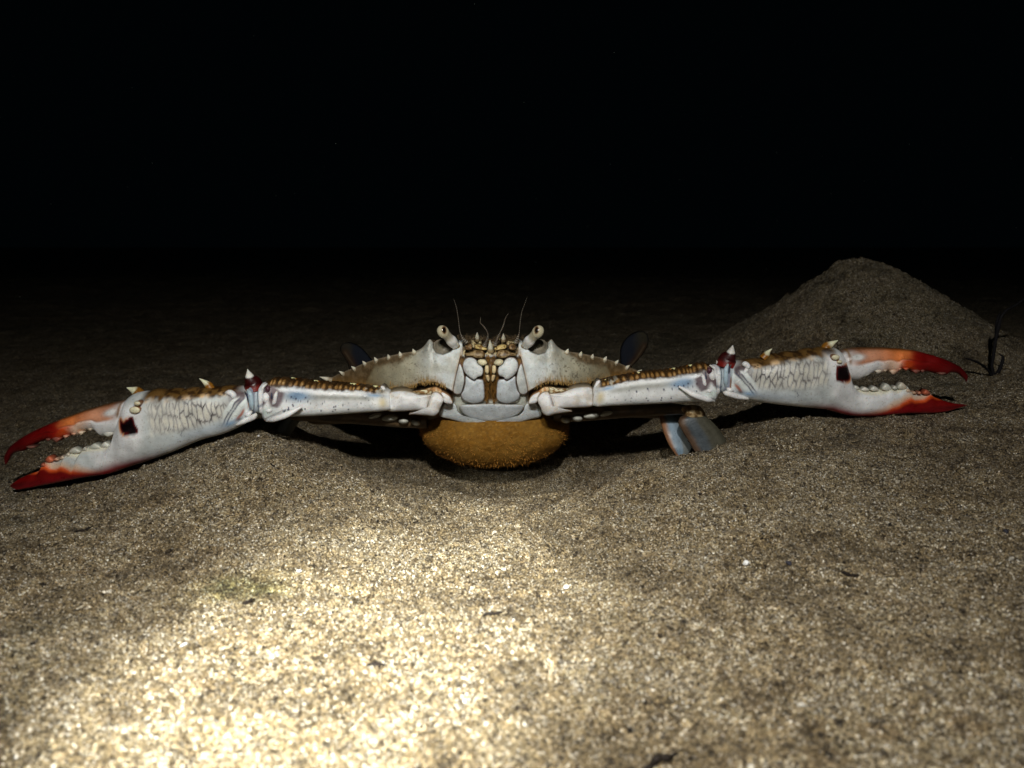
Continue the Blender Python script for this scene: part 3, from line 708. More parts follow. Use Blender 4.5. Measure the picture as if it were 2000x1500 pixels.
LEFT = dict(
    upper=[(762, 762, 765, 799, .446, .006), (748, 757, 752, 801, .445, .0085), (725, 754, 728, 803, .443, .0095), (691, 750.5, 691, 805.5, .441, .0098), (622, 745.5, 622, 810.5, .437, .0098), (575, 740, 572, 812.5, .434, .0098),
           (545, 739, 545, 817, .432, .0098), (526, 742, 524, 822, .430, .0088), (517, 752, 517, 818, .430, .006)],
    wrist=[(536, 758, 534, 806, .432, .006), (525, 748, 523, 806, .430, .0078), (513, 747, 512, 806, .429, .0082), (503, 747, 502, 806, .428, .008), (491, 748, 494, 810, .427, .0082), (482, 756, 486, 812, .428, .007)],
    hand=[(494, 764, 500, 806, .428, .005), (487, 755, 501, 814, .427, .008), (470, 754, 482, 826, .426, .0095), (440, 755.5, 440, 845.5, .425, .011), (400, 758, 398, 857, .423, .012), (350, 761, 340, 881, .421, .013), (305, 763, 292, 898.5, .420, .0135),
          (272, 766, 262, 908, .419, .013), (254, 775, 245, 914, .418, .011), (244, 800, 230, 919.5, .418, .0095), (238, 832, 214, 924, .418, .009), (232, 856, 198, 926.5, .417, .0085), (215, 866, 180, 929, .417, .0082), (190, 868, 162, 932, .417, .008), (172, 871.5, 150, 934, .417, .0078), (163, 881, 146, 935, .417, .0077),
          (152, 879.5, 136, 937, .417, .0075), (140, 879.5, 126, 939, .417, .0072), (132, 889, 116, 941, .417, .007), (112, 897, 102, 944, .417, .0065), (101, 895, 94, 945.5, .417, .006), (91, 901, 86, 947, .417, .0057), (82, 916, 74, 949.5, .417, .0048), (55, 927, 50, 954, .417, .0034), (38, 935, 36, 956, .417, .0024), (21, 947, 22, 951, .417, .0005)],
    finger=[(268, 790, 266, 825, .418, .006), (254, 778, 252, 845, .418, .0085), (240, 782, 240, 847, .418, .0092), (222, 786, 224, 848, .418, .009), (206, 790, 206, 850, .418, .0088), (192, 794, 190, 838, .418, .0085), (168, 801, 166, 840, .418, .008), (158, 804.5, 157, 849, .418, .0077), (146, 809, 145, 847, .418, .0074), (128, 815, 128, 852, .418, .0068),
            (114, 821, 114, 862, .418, .0063), (104, 825, 104, 857, .418, .006), (82, 834.5, 82, 862, .418, .0052), (62, 844, 62, 873, .418, .0044), (48, 852, 48, 880, .418, .0038), (33, 862, 32, 883, .418, .0028), (22, 871, 24, 888, .418, .0022), (13, 883, 18, 898, .418, .0015), (9, 894, 14, 904, .418, .001), (10, 906, 12, 907, .418, .0004)],
    spot=[(253, 811), (262, 814), (279, 804), (286, 818), (292, 828), (288, 837), (272, 838.5), (258, 833)],
    net=[(455, 780), (400, 776), (340, 776), (305, 782), (318, 838), (400, 826), (452, 806)],
    white_end=[(300, 800), (255, 780), (235, 840), (190, 880), (200, 905), (250, 893), (290, 870), (300, 840)],
    ridges=[([(441, 772), (450, 782), (460, 791), (471, 805)], .0014, 'p'), ([(440, 768), (449, 767), (456, 772), (452, 779)], .0017, 'p'), ([(459, 777), (466, 786), (473, 793)], .0007, 'd'), ([(438, 780), (448, 792), (458, 803)], .0006, 'd'),
            ([(483, 761), (489, 771), (491, 786), (493, 800)], .0014, 'b'), ([(478, 764), (484, 776), (486, 788)], .0006, 'd'), ([(501, 808), (494, 815), (480, 821), (462, 830)], .0016, 'p'), ([(492, 803), (485, 809), (478, 813)], .0014, 'p')],
    joints=[([(541, 764), (538, 774), (536, 784), (531, 792)], .0011, 'p'), ([(521, 764), (520, 776), (519, 790)], .0021, 'p'), ([(522, 749), (513, 757), (510, 770), (506, 786)], .0009, 'p'), ([(531, 760), (530.5, 774), (530, 792)], .0006, 'd'), ([(527, 784), (520, 790), (512, 794)], .0006, 'd'),
            ([(534, 797), (525, 802), (514, 797)], .0014, 'p'), ([(526, 752), (523, 760), (526, 767)], .0014, 'm')],
    low_teeth=[(226, 864, 8, 6), (206, 869, 9, 6), (186, 872, 11, 6), (166, 877, 5, 4), (146, 880, 11, 6), (133, 888, 5, 4), (122, 894, 5, 4), (110, 897, 5, 3), (96, 897, 8, 6), (84, 908, 5, 4)],
    up_teeth=[(212, 846, 14, 7), (190, 838, 5, 3), (176, 839, 5, 3), (158, 846, 6, 4), (144, 848, 5, 3), (128, 853, 5, 3), (110, 859, 8, 5), (94, 859, 5, 3), (60, 874, 9, 3)],
    tip=10.0, root=245.0, wr=497.0, side=-1)

def arm(S):
    sg = S['side']
    def tooth(g, rows, colf, up):                                      # blunt teeth along the biting edges
        Yt = .4235 if sg > 0 else .4125
        for (x, y, hw, hh) in rows:
            q = [(x - hw, y + up * hh * .6), (x - hw * .8, y - up * hh * .3), (x - hw * .1, y - up * hh), (x + hw * .7, y - up * hh * .35), (x + hw, y + up * hh * .6), (x, y + up * hh * 1.1)]
            def tc(px, py, r):
                C = colf(px, py, np.zeros_like(px) + .5, np.full(px.shape, .22 if up > 0 else .8), np.ones_like(px))
                return mix(C, np.array(pig(238, 206, 180)), np.full(px.shape, .45 if (x - S['root']) * sg < 118 else .12))
            g.add(*pillow(q, lambda px, py: np.full(px.shape, Yt), .0016, .005, tc, nb=30, nr=8, p=2.0))
    # ---- upper arm
    bx0, bx1 = S['upper'][0][0], S['upper'][-1][0]
    bead_r = np.random.default_rng(31 + sg)
    bc = np.cumsum(bead_r.uniform(.022, .058, 50)); bc = bc[bc < .92]; bw = bead_r.uniform(.35, .5, len(bc)) * np.gradient(bc)
    def beads(U):
        return np.max([np.clip(1 - ((U - c) / w_) ** 2, 0, 1) for c, w_ in zip(bc, bw)], 0)
    def up_mod(U, A, B, px, py):
        ridge = np.clip((A - .72) / .28, 0, 1)
        return 1 + .07 * ridge * beads(U) + .008 * (noise(px * .1, py * .1, 3) - .5)
    def up_col(px, py, U, t, B):
        C = np.broadcast_to(pig(210, 213, 216), px.shape + (3,)).copy()
        grey = np.exp(-((t - .36) / .1) ** 2) * sstep(.05, .2, U) * (1 - sstep(.72, .85, U))
        C = mix(C, pig(136, 136, 128), grey * .85)
        blue = np.exp(-(((U - .70) / .09) ** 2 + ((t - .36) / .14) ** 2)) + .8 * np.exp(-(((U - .1) / .07) ** 2 + ((t - .25) / .07) ** 2))
        C = mix(C, pig(112, 140, 168), np.clip(blue * 1.3, 0, 1) * .9)
        bd = beads(U) * np.exp(-((t - .085 - .05 * (noise(U * 22, U * 0, 5) - .5)) / .05) ** 2)
        gold = mix(np.broadcast_to(pig(64, 44, 22), C.shape).copy(), pig(128, 92, 46), sstep(.15, .6, bd))
        gold = mix(gold, pig(176, 146, 100), sstep(.6, .95, bd) * noise(U * 40, t * 3, 8))
        gold = mix(gold, pig(44, 28, 14), sstep(.52, .68, fbm(px * .09, py * .2, 8)) * .7)
        gold = mix(gold, pig(176, 172, 158), sstep(.55, .7, fbm(px * .12, py * .25, 58)) * sstep(.3, .05, U))
        C = mix(C, gold, (1 - sstep(.12, .20, t + .12 * (fbm(px * .12, py * .12, 6) - .5))) * sstep(.0, .06, U))
        for k in range(34):                                           # small dark blue dots
            du, dt = .12 + .70 * hash2(np.array([k]), np.array([1]), sg + 3)[0], .42 + .42 * hash2(np.array([k]), np.array([2]), sg + 3)[0]
            if k > 22: du = .60 + .22 * (k - 22) / 12; dt = .40 + .04 * (k % 3) + .45 * ((k - 22) / 12) ** 2 * (k % 2)
            L_ = abs(bx1 - bx0); Hh = 62.0
            rr = np.hypot((U - du) * L_, (t - dt) * Hh)
            C = mix(C, pig(36, 40, 66), (1 - sstep(.9, 2.0, rr)) * (1.0 if du > .3 else .5))
        pur = pmask((U), t, [(.80, .30), (.88, .16), (.96, .10), (1.0, .3), (.985, .62), (.95, .52), (.93, .42), (.90, .62), (.85, .66), (.815, .5)], .02)
        C = mix(C, PURPLE, pur * .92)
        C = mix(C, pig(120, 112, 118), np.exp(-(((U - .855) / .03) ** 2 + ((t - .5) / .12) ** 2)) * .8)
        C = mix(C, pig(150, 180, 170), np.exp(-(((U - .94) / .05) ** 2 + ((t - .72) / .1) ** 2)) * .5)
        C = mix(C, pig(92, 100, 100), np.exp(-((t - (.80 + .9 * (U - .86))) / .02) ** 2) * sstep(.80, .84, U) * .6)
        C = mix(C, pig(196, 176, 120), np.exp(-(((U - .05) / .03) ** 2 + ((t - .55) / .25) ** 2)) * .7)
        return C
    up = one("upper_arm", loft(S['upper'], up_col, 300, 96, 2.6, up_mod), M_CLAW, crab)
    f = lambda x, y: (x, y)
    def at_u(u):
        st = np.array(S['upper']); tk = np.linspace(0, 1, len(st)); return [np.interp(u, tk, st[:, k]) for k in range(6)]
    for u_, ln in ((.16, 13), (.34, 17), (.5, 9), (.62, 8)):
        tx, ty, _, _, Y_, _ = at_u(u_)
        one("thorn", spine((tx, ty + 3), (tx + sg * ln, ty - 3.2), Y_, Y_ - .002, .0016, pig(140, 84, 22), pig(226, 206, 150), split=.4), M_CLAW, up)
    st = np.array(S['upper'])                                          # ridge that ends in a point under the elbow
    e = st[-2]
    one("keel", tube([P(e[2] - sg * 66, e[3] - 28, .4255 if sg > 0 else .4225), P(e[2] - sg * 34, e[3] - 11, .4245 if sg > 0 else .4205), P(e[2] - sg * 12, e[3] - 3.5, .426 if sg > 0 else .422), P(e[2] + sg * 4, e[3] + .5, .4295 if sg > 0 else .4255)], [.0006, .0017, .0016, .0004], lambda U: np.broadcast_to(pig(216, 220, 222), U.shape + (3,)).copy(), nv=14), M_CLAW, up)
    # ---- wrist with its tall dark spine
    def wr_mod(U, A, B, px, py):
        return 1 + .10 * np.sin(U * math.pi * 6 + 1.0) * np.clip(B, 0, 1) + .03 * (noise(px * .2, py * .2, 5) - .5)
    def wr_col(px, py, U, t, B):
        C = np.broadcast_to(pig(176, 186, 190), px.shape + (3,)).copy()
        C = mix(C, pig(128, 132, 148), sstep(.5, .62, U) * (1 - sstep(.7, .8, U)))
        C = mix(C, pig(214, 222, 216), np.exp(-((U - .33) / .06) ** 2))
        C = mix(C, pig(46, 58, 84), np.exp(-((U - .43 - .04 * np.sin(t * 7)) / .018) ** 2) * .9)
        C = mix(C, pig(64, 36, 60), np.exp(-((U - .22) / .035) ** 2) * (1 - sstep(.3, .5, t)))
        C = mix(C, pig(56, 66, 92), np.exp(-((t - .66 - .25 * (U - .35)) / .04) ** 2) * sstep(.1, .2, U) * (1 - sstep(.45, .5, U)) * .8)
        C = mix(C, pig(150, 92, 40), np.exp(-((U - .78) / .035) ** 2) * sstep(.35, .5, t))
        C = mix(C, MAROON, (1 - sstep(.05, .14, t)) * sstep(.35, .5, U))
        return C
    wrist = one("wrist", loft(S['wrist'], wr_col, 110, 72, 2.6, wr_mod), M_CLAW, crab)
    wx = S['wr']; wy = 710 if sg > 0 else 757
    Yw = .432 if sg > 0 else .427
    sp = Geo()
    sp.add(*tube([P(wx, wy + 6, Yw - .001), P(wx + sg * 3, wy - 8, Yw - .001), P(wx + sg * 9.5, wy - 21, Yw - .002), P(wx + sg * 13.5, wy - 36, Yw - .004)], [.0056, .0050, .0026, .0001],
                 lambda U: mix(mix(np.broadcast_to(pig(112, 26, 20), U.shape + (3,)).copy(), MAROON, sstep(.12, .3, U)), pig(222, 222, 204), sstep(.62, .70, U)), nu=40, nv=20))
    sp.obj("thorn", M_CLAW, wrist, BASE)
    one("thorn", spine((wx - sg * 14, wy + 4), (wx - sg * 19, wy - 6), Yw, Yw - .001, .0014, pig(150, 110, 100), pig(210, 206, 196), split=.3), M_CLAW, wrist)
    # ---- hand: palm and fixed finger
    root, tip = S['root'], S['tip']
    def hand_mod(U, A, B, px, py):
        q = (px - wx) * sg
        ridge = np.clip((A - .55) / .45, 0, 1) * sstep(15, 40, q) * (1 - sstep(190, 230, q))
        keel = np.exp(-((A + .18) / .10) ** 2) * np.clip(B, 0, 1) * sstep(60, 120, q) * (1 - sstep(190, 240, q))
        return 1 + .05 * ridge * np.abs(np.sin(q / 11.0)) + .022 * keel + .012 * (fbm(px * .05, py * .05, 7) - .5)
    def hand_col(px, py, U, t, B):
        q = (px - wx) * sg                                             # along the hand from the wrist
        fq = (px - root) * sg / ((tip - root) * sg)                     # along the finger
        C = np.broadcast_to(pig(184, 188, 186), px.shape + (3,)).copy()
        C = mix(C, pig(168, 178, 190), np.exp(-(((q - 70) / 80) ** 2 + ((t - .8) / .12) ** 2)) * .6)
        C = mix(C, pig(222, 226, 226), np.exp(-((t - .95) / .07) ** 2) * (1 - sstep(140, 190, q)) * .8)
        nm = pmask(px, py, S['net'], 8)
        C = mix(C, pig(180, 174, 164), nm * .65)
        wx_, wy_ = px + 5 * (fbm(px * .08, py * .08, 15) - .5), py + 6 * (fbm(px * .08, py * .08, 16) - .5)
        fe, rid = cells((wx_ + sg * .25 * wy_) / 8.5, wy_ / 26.0, 3, .8)
        thin = .03 + .04 * noise(px * .06, py * .06, 12)
        C = mix(C, pig(216, 206, 186), nm * sstep(.3, .6, fe) * .4)
        C = mix(C, pig(52, 45, 48), nm * (1 - sstep(thin, thin + .16, fe)) * (.95 - .45 * sstep(90, 190, q)) * (.55 + .6 * noise(px * .07, py * .07, 33)))
        # golden, beaded upper edge
        topw = .145 - .04 * sstep(60, 180, q)
        tm = (1 - sstep(topw - .04, topw + .05, t + .05 * (noise(px * .15, py * .15, 2) - .5))) * sstep(12, 34, q) * (1 - sstep(196, 216, q))
        bead = np.abs(np.sin(q / 11.0))
        g = mix(np.broadcast_to(pig(94, 68, 32), C.shape).copy(), pig(206, 172, 128), sstep(.5, .95, bead) * sstep(.05, .14, t))
        g = mix(g, pig(46, 28, 13), sstep(.46, .62, fbm(px * .11, py * .25, 18)) * .85)
        C = mix(C, g, tm)
        # clear pale end round the hinge, and the dark hinge spot
        C = mix(C, pig(224, 228, 228), pmask(px, py, S['white_end'], 9) * .8)
        d = sd(px, py, smooth_closed(S['spot'], 40))
        C = mix(C, pig(196, 120, 40), np.exp(-((d - 1.5) / 2.6) ** 2) * sstep(-4, 10, (px - np.mean([p[0] for p in S['spot']])) * sg) * .9)
        C = mix(C, pig(84, 10, 10), 1 - sstep(-.5, 1.5, d))
        C = mix(C, pig(9, 1, 4), 1 - sstep(-4.5, -1.0, d))
        # bars and dark lobes next to the wrist
        dk = np.exp(-(((q - 21) / 20) ** 2 + ((t - .22) / .19) ** 2) * 1.5)
        C = mix(C, pig(66, 42, 48), np.clip(dk * 1.5, 0, 1) * .92)
        bar = np.abs((q - 22) * .72 - (t - .38) * 46 + 3 * (noise(px * .1, py * .1, 4) - .5))
        bm_ = sstep(.18, .3, t) * (1 - sstep(.74, .84, t)) * (1 - sstep(42, 54, q))
        C = mix(C, pig(206, 212, 208), (1 - sstep(2.5, 5, np.abs(bar - 9))) * bm_ * .95)
        C = mix(C, pig(50, 52, 76), (1 - sstep(.6, 1.8, np.abs(bar - 3))) * bm_ * .8)
        C = mix(C, pig(150, 70, 34), (1 - sstep(1, 4.5, np.abs(bar - 19))) * bm_ * sstep(.5, .62, t) * .8)
        C = mix(C, pig(206, 216, 218), np.exp(-((q - 6) / 3.2) ** 2) * (1 - sstep(.8, .95, t)) * .9)
        C = mix(C, BLUE, np.exp(-(((q - 36) / 11) ** 2 + ((t - .80) / .07) ** 2)) * .8)
        C = mix(C, pig(228, 228, 218), np.exp(-(((q - 6) / 12) ** 2 + ((t - .93) / .09) ** 2)))
        C = mix(C, pig(60, 52, 50), np.exp(-(((q - 20) / 5) ** 2 + ((t - .80) / .04) ** 2)) * .8)
        for k in range(9):
            xx = wx + sg * (120 + 16 * hash2(np.array([k]), np.array([7]), 5)[0]); tt = .66 + .22 * k / 9
            C = mix(C, pig(90, 92, 100), (1 - sstep(.5, 1.4, np.hypot(px - xx, (t - tt) * 110))) * .7)
        # fixed finger: white, orange, red, deep red; the red runs back along the lower edge
        n_ = .05 * (fbm(px * .05, py * .12, 21) - .5)
        low = fq + .55 * (t - .58) * sstep(-.45, .1, fq) + n_
        C = mix(C, pig(222, 168, 128), sstep(.22, .36, low) * .7)
        C = mix(C, pig(206, 84, 34), sstep(.34, .44, low))
        C = mix(C, RED, sstep(.42, .52, low))
        C = mix(C, DKRED, sstep(.60, .82, low))
        rim = np.exp(-((t - 1.0) / (.10 + .16 * sstep(-.1, .3, fq))) ** 2) * sstep(-.42, -.08, fq)
        C = mix(C, pig(140, 14, 26), np.clip(rim * 1.15, 0, 1))
        th = sstep(.02, .1, fq) * (1 - sstep(.08, .2, t))
        C = mix(C, pig(236, 206, 184), th * (1 - sstep(.42, .56, fq)) * .85)
        return C
    hg = Geo(); hg.add(*loft(S['hand'], hand_col, 620, 120, 2.35, hand_mod))
    tooth(hg, S['low_teeth'], hand_col, 1)
    hand = hg.obj("hand", M_CLAW, crab, BASE)
    # ---- movable finger
    def fin_mod(U, A, B, px, py):
        fq = (px - root) * sg / ((tip - root) * sg)
        groove = np.exp(-((A - .05) / .07) ** 2) * np.clip(B, 0, 1) * sstep(.02, .15, fq) * (1 - sstep(.6, .9, fq))
        return 1 - .10 * groove + .012 * (fbm(px * .06, py * .06, 9) - .5)
    def fin_col(px, py, U, t, B):
        fq = (px - root) * sg / ((tip - root) * sg)
        n_ = .05 * (fbm(px * .05, py * .15, 27) - .5)
        C = np.broadcast_to(pig(222, 226, 228), px.shape + (3,)).copy()
        up_ = 1 - sstep(.42, .52, t + n_)
        C = mix(C, pig(196, 128, 86), up_ * sstep(-.02, .1, fq) * .9)
        C = mix(C, pig(214, 120, 62), up_ * sstep(.18, .42, fq))
        C = mix(C, pig(226, 168, 136), (1 - up_) * sstep(.18, .34, fq + n_) * .8)
        C = mix(C, pig(214, 84, 30), (1 - up_) * sstep(.36, .46, fq + n_))
        C = mix(C, pig(142, 26, 12), sstep(.40, .54, fq + n_ - .12 * np.abs(t - .46)))
        C = mix(C, RED, sstep(.50, .62, fq + n_))
        C = mix(C, DKRED, sstep(.66, .92, fq))
        C = mix(C, pig(92, 54, 14), np.exp(-(t / .07) ** 2) * (1 - sstep(.45, .65, fq)) * .9)
        pale = np.exp(-(((fq - .06) / .05) ** 2 + ((t - .24) / .09) ** 2))
        C = mix(C, pig(120, 70, 34), np.clip(np.exp(-(((fq - .06) / .075) ** 2 + ((t - .24) / .14) ** 2)) * 1.4, 0, 1) * .6)
        C = mix(C, pig(226, 218, 208), np.clip(pale * 1.5, 0, 1))
        C = mix(C, pig(120, 84, 40), np.exp(-((fq - .0) / .012) ** 2) * (1 - sstep(.35, .5, t)) * .8)
        C = mix(C, pig(120, 112, 108), np.exp(-(((fq - .02) / .05) ** 2 + ((t - .95) / .1) ** 2)) * .7)
        return C
    fg = Geo(); fg.add(*loft(S['finger'], fin_col, 520, 96, 2.2, fin_mod))
    tooth(fg, S['up_teeth'], fin_col, -1)
    fin = fg.obj("movable_finger", M_CLAW, hand, BASE)
    if sg > 0:
        sp_ = [((1612, 686), (1615, 678), (1637, 664.5), .0032), ((1490, 701), (1496, 694), (1508, 681), .0024)]; Yh = .4285
    else:
        sp_ = [((274, 772), (266, 765), (247, 757), .0034), ((412, 762), (408, 754), (389, 739), .0027)]; Yh = .4225
    for a_, b_, c_, r_ in sp_:
        one("thorn", tube([P(*a_, Yh), P(*b_, Yh), P((b_[0] + c_[0]) / 2 - sg * 1.5, (b_[1] + c_[1]) / 2, Yh - .001), P(*c_, Yh - .002)], [r_, r_ * .9, r_ * .5, .0001],
                          lambda U: mix(np.broadcast_to(pig(134, 88, 26), U.shape + (3,)).copy(), pig(226, 218, 178), sstep(.4, .6, U)), nu=30, nv=16), M_CLAW, hand)
    # ridges and plates of the elbow and wrist joints
    pale, bluish = pig(214, 220, 216), pig(164, 184, 196)
    for nm_, rows, par, Yr in (("hinge_ridge", S['ridges'], hand, .4235 if sg > 0 else .4178), ("joint_ridge", S['joints'], up, .4262 if sg > 0 else .4222)):
        for pts_, r_, c_ in rows:
            n_p = len(pts_)
            one(nm_, tube([P(x, y, Yr + (.0012 if k in (0, n_p - 1) else 0)) for k, (x, y) in enumerate(pts_)], [r_ * .45] + [r_] * (n_p - 2) + [r_ * .4],
                          lambda U, c_=c_: mix(np.broadcast_to({'p': pale, 'b': bluish, 'd': pig(40, 44, 66), 'm': pig(70, 36, 46)}[c_], U.shape + (3,)).copy(), pig(150, 140, 110), (np.abs(U - .5) * 2) ** 4 * .5), nu=36, nv=14), M_CLAW, par)
    # pale tubercles at the hinge
    for (bx, by, r_) in (((1632, 698, 5.5), (1640, 707, 3.6)) if sg > 0 else ((263, 801, 7.0), (268, 788, 4.5))):
        q = [(bx + r_ * 1.5 * math.cos(a), by + r_ * math.sin(a)) for a in np.linspace(0, 2 * math.pi, 9)[:-1]]
        one("hinge_knob", pillow(q, lambda px, py: np.full(px.shape, .4175 if sg > 0 else .4065), .0016, .006, flat(pig(222, 206, 176)), edge=pig(150, 92, 40), nb=32, p=2.0), M_CLAW, hand)
arm(RIGHT); arm(LEFT)

# stalked eyes
for side in (1, -1):
    X = lambda x: AX + side * (x - AX)
    def stalk_col(px, py, U, t, B):
        C = np.broadcast_to(pig(206, 208, 200), px.shape + (3,)).copy()
        C = mix(C, pig(150, 142, 122), sstep(.42, .55, U) * .7)
        return mix(C, pig(170, 164, 146), sstep(.5, .7, fbm(px * .2, py * .2, 51)) * .5)
    pts = [P(X(1027), 675, .446), P(X(1034), 666, .443), P(X(1040), 659, .441), P(X(1048), 651, .439)]
    stalk = one("eye_stalk", tube(pts, [.0024, .0032, .0026, .0029], lambda U: mix(np.broadcast_to(pig(212, 214, 206), U.shape + (3,)).copy(), pig(160, 152, 130), sstep(.5, .8, U)), nu=40, nv=28), M_SHELL, crab)
    c0 = P(X(1050.5), 648, .438); r0 = .0033
    lat, lon = np.meshgrid(np.linspace(0, math.pi, 40), np.arange(56) / 56 * 2 * math.pi, indexing='ij')
    Dv = np.stack([np.sin(lat) * np.cos(lon), -np.sin(lat) * np.sin(lon), np.cos(lat)], -1)
    axis = (P(X(1055), 642, .438) - P(X(1045), 655, .440)); axis /= np.linalg.norm(axis)
    V = c0 + r0 * (Dv + .22 * (Dv @ axis)[..., None] * axis)
    pup = np.array([side * -.28, -.86, .30]); pup /= np.linalg.norm(pup)
    off = Dv - pup
    dd = np.sqrt((off[..., 0] / .30) ** 2 + (off[..., 2] / .50) ** 2) + np.where(Dv[..., 1] > 0, 9, 0)
    Ce = np.broadcast_to(pig(172, 164, 138), V.shape).copy()
    Ce = mix(Ce, pig(204, 198, 172), sstep(.2, .9, Dv[..., 2] * -.4 + Dv[..., 0] * side * .8) * .7)
    Ce = mix(Ce, pig(104, 74, 46), 1 - sstep(1.0, 1.5, dd)); Ce = mix(Ce, pig(12, 8, 6), 1 - sstep(.75, 1.05, dd))
    one("eye", (V.reshape(-1, 3), [grid_faces(40, 56, True)], Ce.reshape(-1, 3)), M_EYE, stalk)

# feelers
def ring_col(U):
    k = np.abs(np.sin(U * 70))
    return mix(np.broadcast_to(pig(58, 50, 42), U.shape + (3,)).copy(), pig(118, 110, 98), sstep(.6, .95, k))
for pts in ([(912, 669), (904, 661), (899, 650), (896, 630), (893, 608), (889, 592), (886, 584)], [(1007, 669), (1011, 660), (1014, 650), (1016, 629), (1019, 610), (1025, 593), (1030, 579)]):
    one("antenna", tube([P(x, y, .441 - .0015 * k) for k, (x, y) in enumerate(pts)], [.0010, .0007, .00024, .00018, .00015, .00012, .00006], ring_col, nu=140, nv=8, wob=lambda u: 1 + .25 * np.sin(u * 140)), M_SHELL, crab)
for pts in ([(946, 676), (951, 664), (953, 653), (946, 639), (938, 629), (939, 619)], [(967, 674), (971, 662), (976, 651), (983, 636), (987, 622), (993, 612)]):
    one("antennule", tube([P(x, y, .440 - .0018 * k) for k, (x, y) in enumerate(pts)], [.0011, .0007, .0004, .00034, .00024, .0001], ring_col, nu=110, nv=10, wob=lambda u: 1 + .2 * np.sin(u * 120)), M_SHELL, crab)

# egg mass under the body
def egg_mass():
    lat, lon = np.meshgrid(np.linspace(0, math.pi, 160), np.arange(320) / 320 * 2 * math.pi, indexing='ij')
    D = np.stack([np.sin(lat) * np.cos(lon), -np.sin(lat) * np.sin(lon), np.cos(lat)], -1)
    D = np.sign(D) * np.abs(D) ** .96
    c0 = P(965, 832, .490)
    n_ = fbm(D[..., 0] * 4 + D[..., 1], D[..., 2] * 3 + D[..., 1] * 2, 81, 3) - .5; f_ = fbm(D[..., 0] * 62 + D[..., 1] * 20, D[..., 2] * 34 + D[..., 1] * 22, 83, 2) - .5
    k = 1 + .06 * n_ + .006 * f_
    V = c0 + D * k[..., None] * np.array([.0485, .040, .0252])
    C = mix(np.broadcast_to(pig(130, 93, 36, 1.0), V.shape).copy(), pig(122, 84, 28, 1.0), sstep(.4, .62, n_ + .5))
    C = mix(C, pig(148, 112, 54, 1.0), sstep(.64, .74, f_ + .5) * .6)
    return one("egg_mass", (V.reshape(-1, 3), [grid_faces(160, 320, True)], C.reshape(-1, 3)), M_EGG, crab)
egg = egg_mass()
fz = Geo()
for k in range(1500):
    a = rng.uniform(0, math.pi); b = rng.uniform(-.15, .95)
    d = np.array([math.cos(a) * math.cos(b), -math.sin(a) * math.cos(b), -math.sin(b)])
    p0 = P(965, 832, .490) + d * np.array([.0485, .040, .0252]) * .99
    ln = rng.uniform(.0008, .0020)
    p1 = p0 + (d + rng.normal(0, .35, 3)) * ln
    fz.add(*tube([p0, (p0 + p1) / 2, p1], [.00016, .00013, .00005], lambda U: np.broadcast_to(pig(170, 116, 48), U.shape + (3,)).copy(), nu=4, nv=3))
fz_o = fz.obj("egg_fuzz", M_HAIR, egg, BASE); fz_o["kind"] = "stuff"

# bristles hanging along the lower edge of the cheeks and round the mouth
br = Geo()
for side in (1, -1):
    for k in range(220):
        x = rng.uniform(1045, 1155); y = float(cubic(*zip(*CHEEK), np.array([x]))[0]) + rng.uniform(-15, 1) * rng.uniform(0, 1)
        px_ = AX + side * (x - AX); y2 = y + (10 * sstep(102, 202, x - AX) * .9 if side < 0 else 0)
        Y_ = float(face_depth(np.array([px_]), np.array([y2]))[0])
        ln = rng.uniform(4, 8)
        br.add(*tube([P(px_, y2, Y_ + .0003), P(px_ + rng.normal(0, .6), y2 + ln * .5, Y_ - .0012), P(px_ + rng.normal(0, 1.2), y2 + ln, Y_ - .0012)], [.00013, .0001, .00004],
                     lambda U: np.broadcast_to(pig(168, 134, 80), U.shape + (3,)).copy(), nu=5, nv=3))
    for k in range(150):
        y = rng.uniform(690, 786); x = AX + side * rng.uniform(2, 9) * (1 + (y > 750) * .3)
        Y_ = float(face_depth(np.array([x]), np.array([y]))[0]) + .003
        br.add(*tube([P(x, y, Y_), P(x + rng.normal(0, 1), y + 3, Y_ - .002), P(x + rng.normal(0, 1.5), y + rng.uniform(5, 9), Y_ - .0025)], [.00016, .00012, .00004],
                     lambda U: np.broadcast_to(pig(120, 84, 36), U.shape + (3,)).copy(), nu=5, nv=3))
    for k in range(140):
        x = AX + side * rng.uniform(6, 66); y = rng.uniform(658, 668)
        br.add(*tube([P(x, y, .4455), P(x + rng.normal(0, 1), y - 3, .444), P(x + rng.normal(0, 2), y - rng.uniform(4, 8), .4435)], [.00015, .00012, .00004],
                     lambda U: np.broadcast_to(pig(96, 80, 58), U.shape + (3,)).copy(), nu=5, nv=3))
br_o = br.obj("bristles", M_HAIR, crab, BASE); br_o["kind"] = "stuff"

# legs: thin walking legs under the body, flat blades behind
def leg_col(px, py, U, t, B):
    C = np.broadcast_to(pig(92, 74, 52), px.shape + (3,)).copy()  # brown darkened to carry the shadow under the arms
    return mix(C, pig(62, 50, 36), sstep(.45, .65, fbm(px * .06, py * .1, 91)) * .7)
def blade_col(fr, mid_, dk, flip=0):
    def f(px, py, U, t, B):
        q = 1 - t if flip else t
        C = np.broadcast_to(mid_, px.shape + (3,)).copy()
        C = mix(C, dk, sstep(.48, .6, q + .06 * (fbm(px * .1, py * .1, 93) - .5)))
        C = mix(C, fr, 1 - sstep(.10, .26, q + .08 * (fbm(px * .15, py * .15, 94) - .5)))
        C = C * (.7 + .6 * fbm(t * 26, U * 3, 98))[..., None]
        C = mix(C, dk * 1.5, np.exp(-(np.abs(q - .52) / .015) ** 2) * .5)
        return C
    return f
FR, MB, DK = pig(76, 58, 44), pig(62, 68, 72), pig(62, 60, 49)
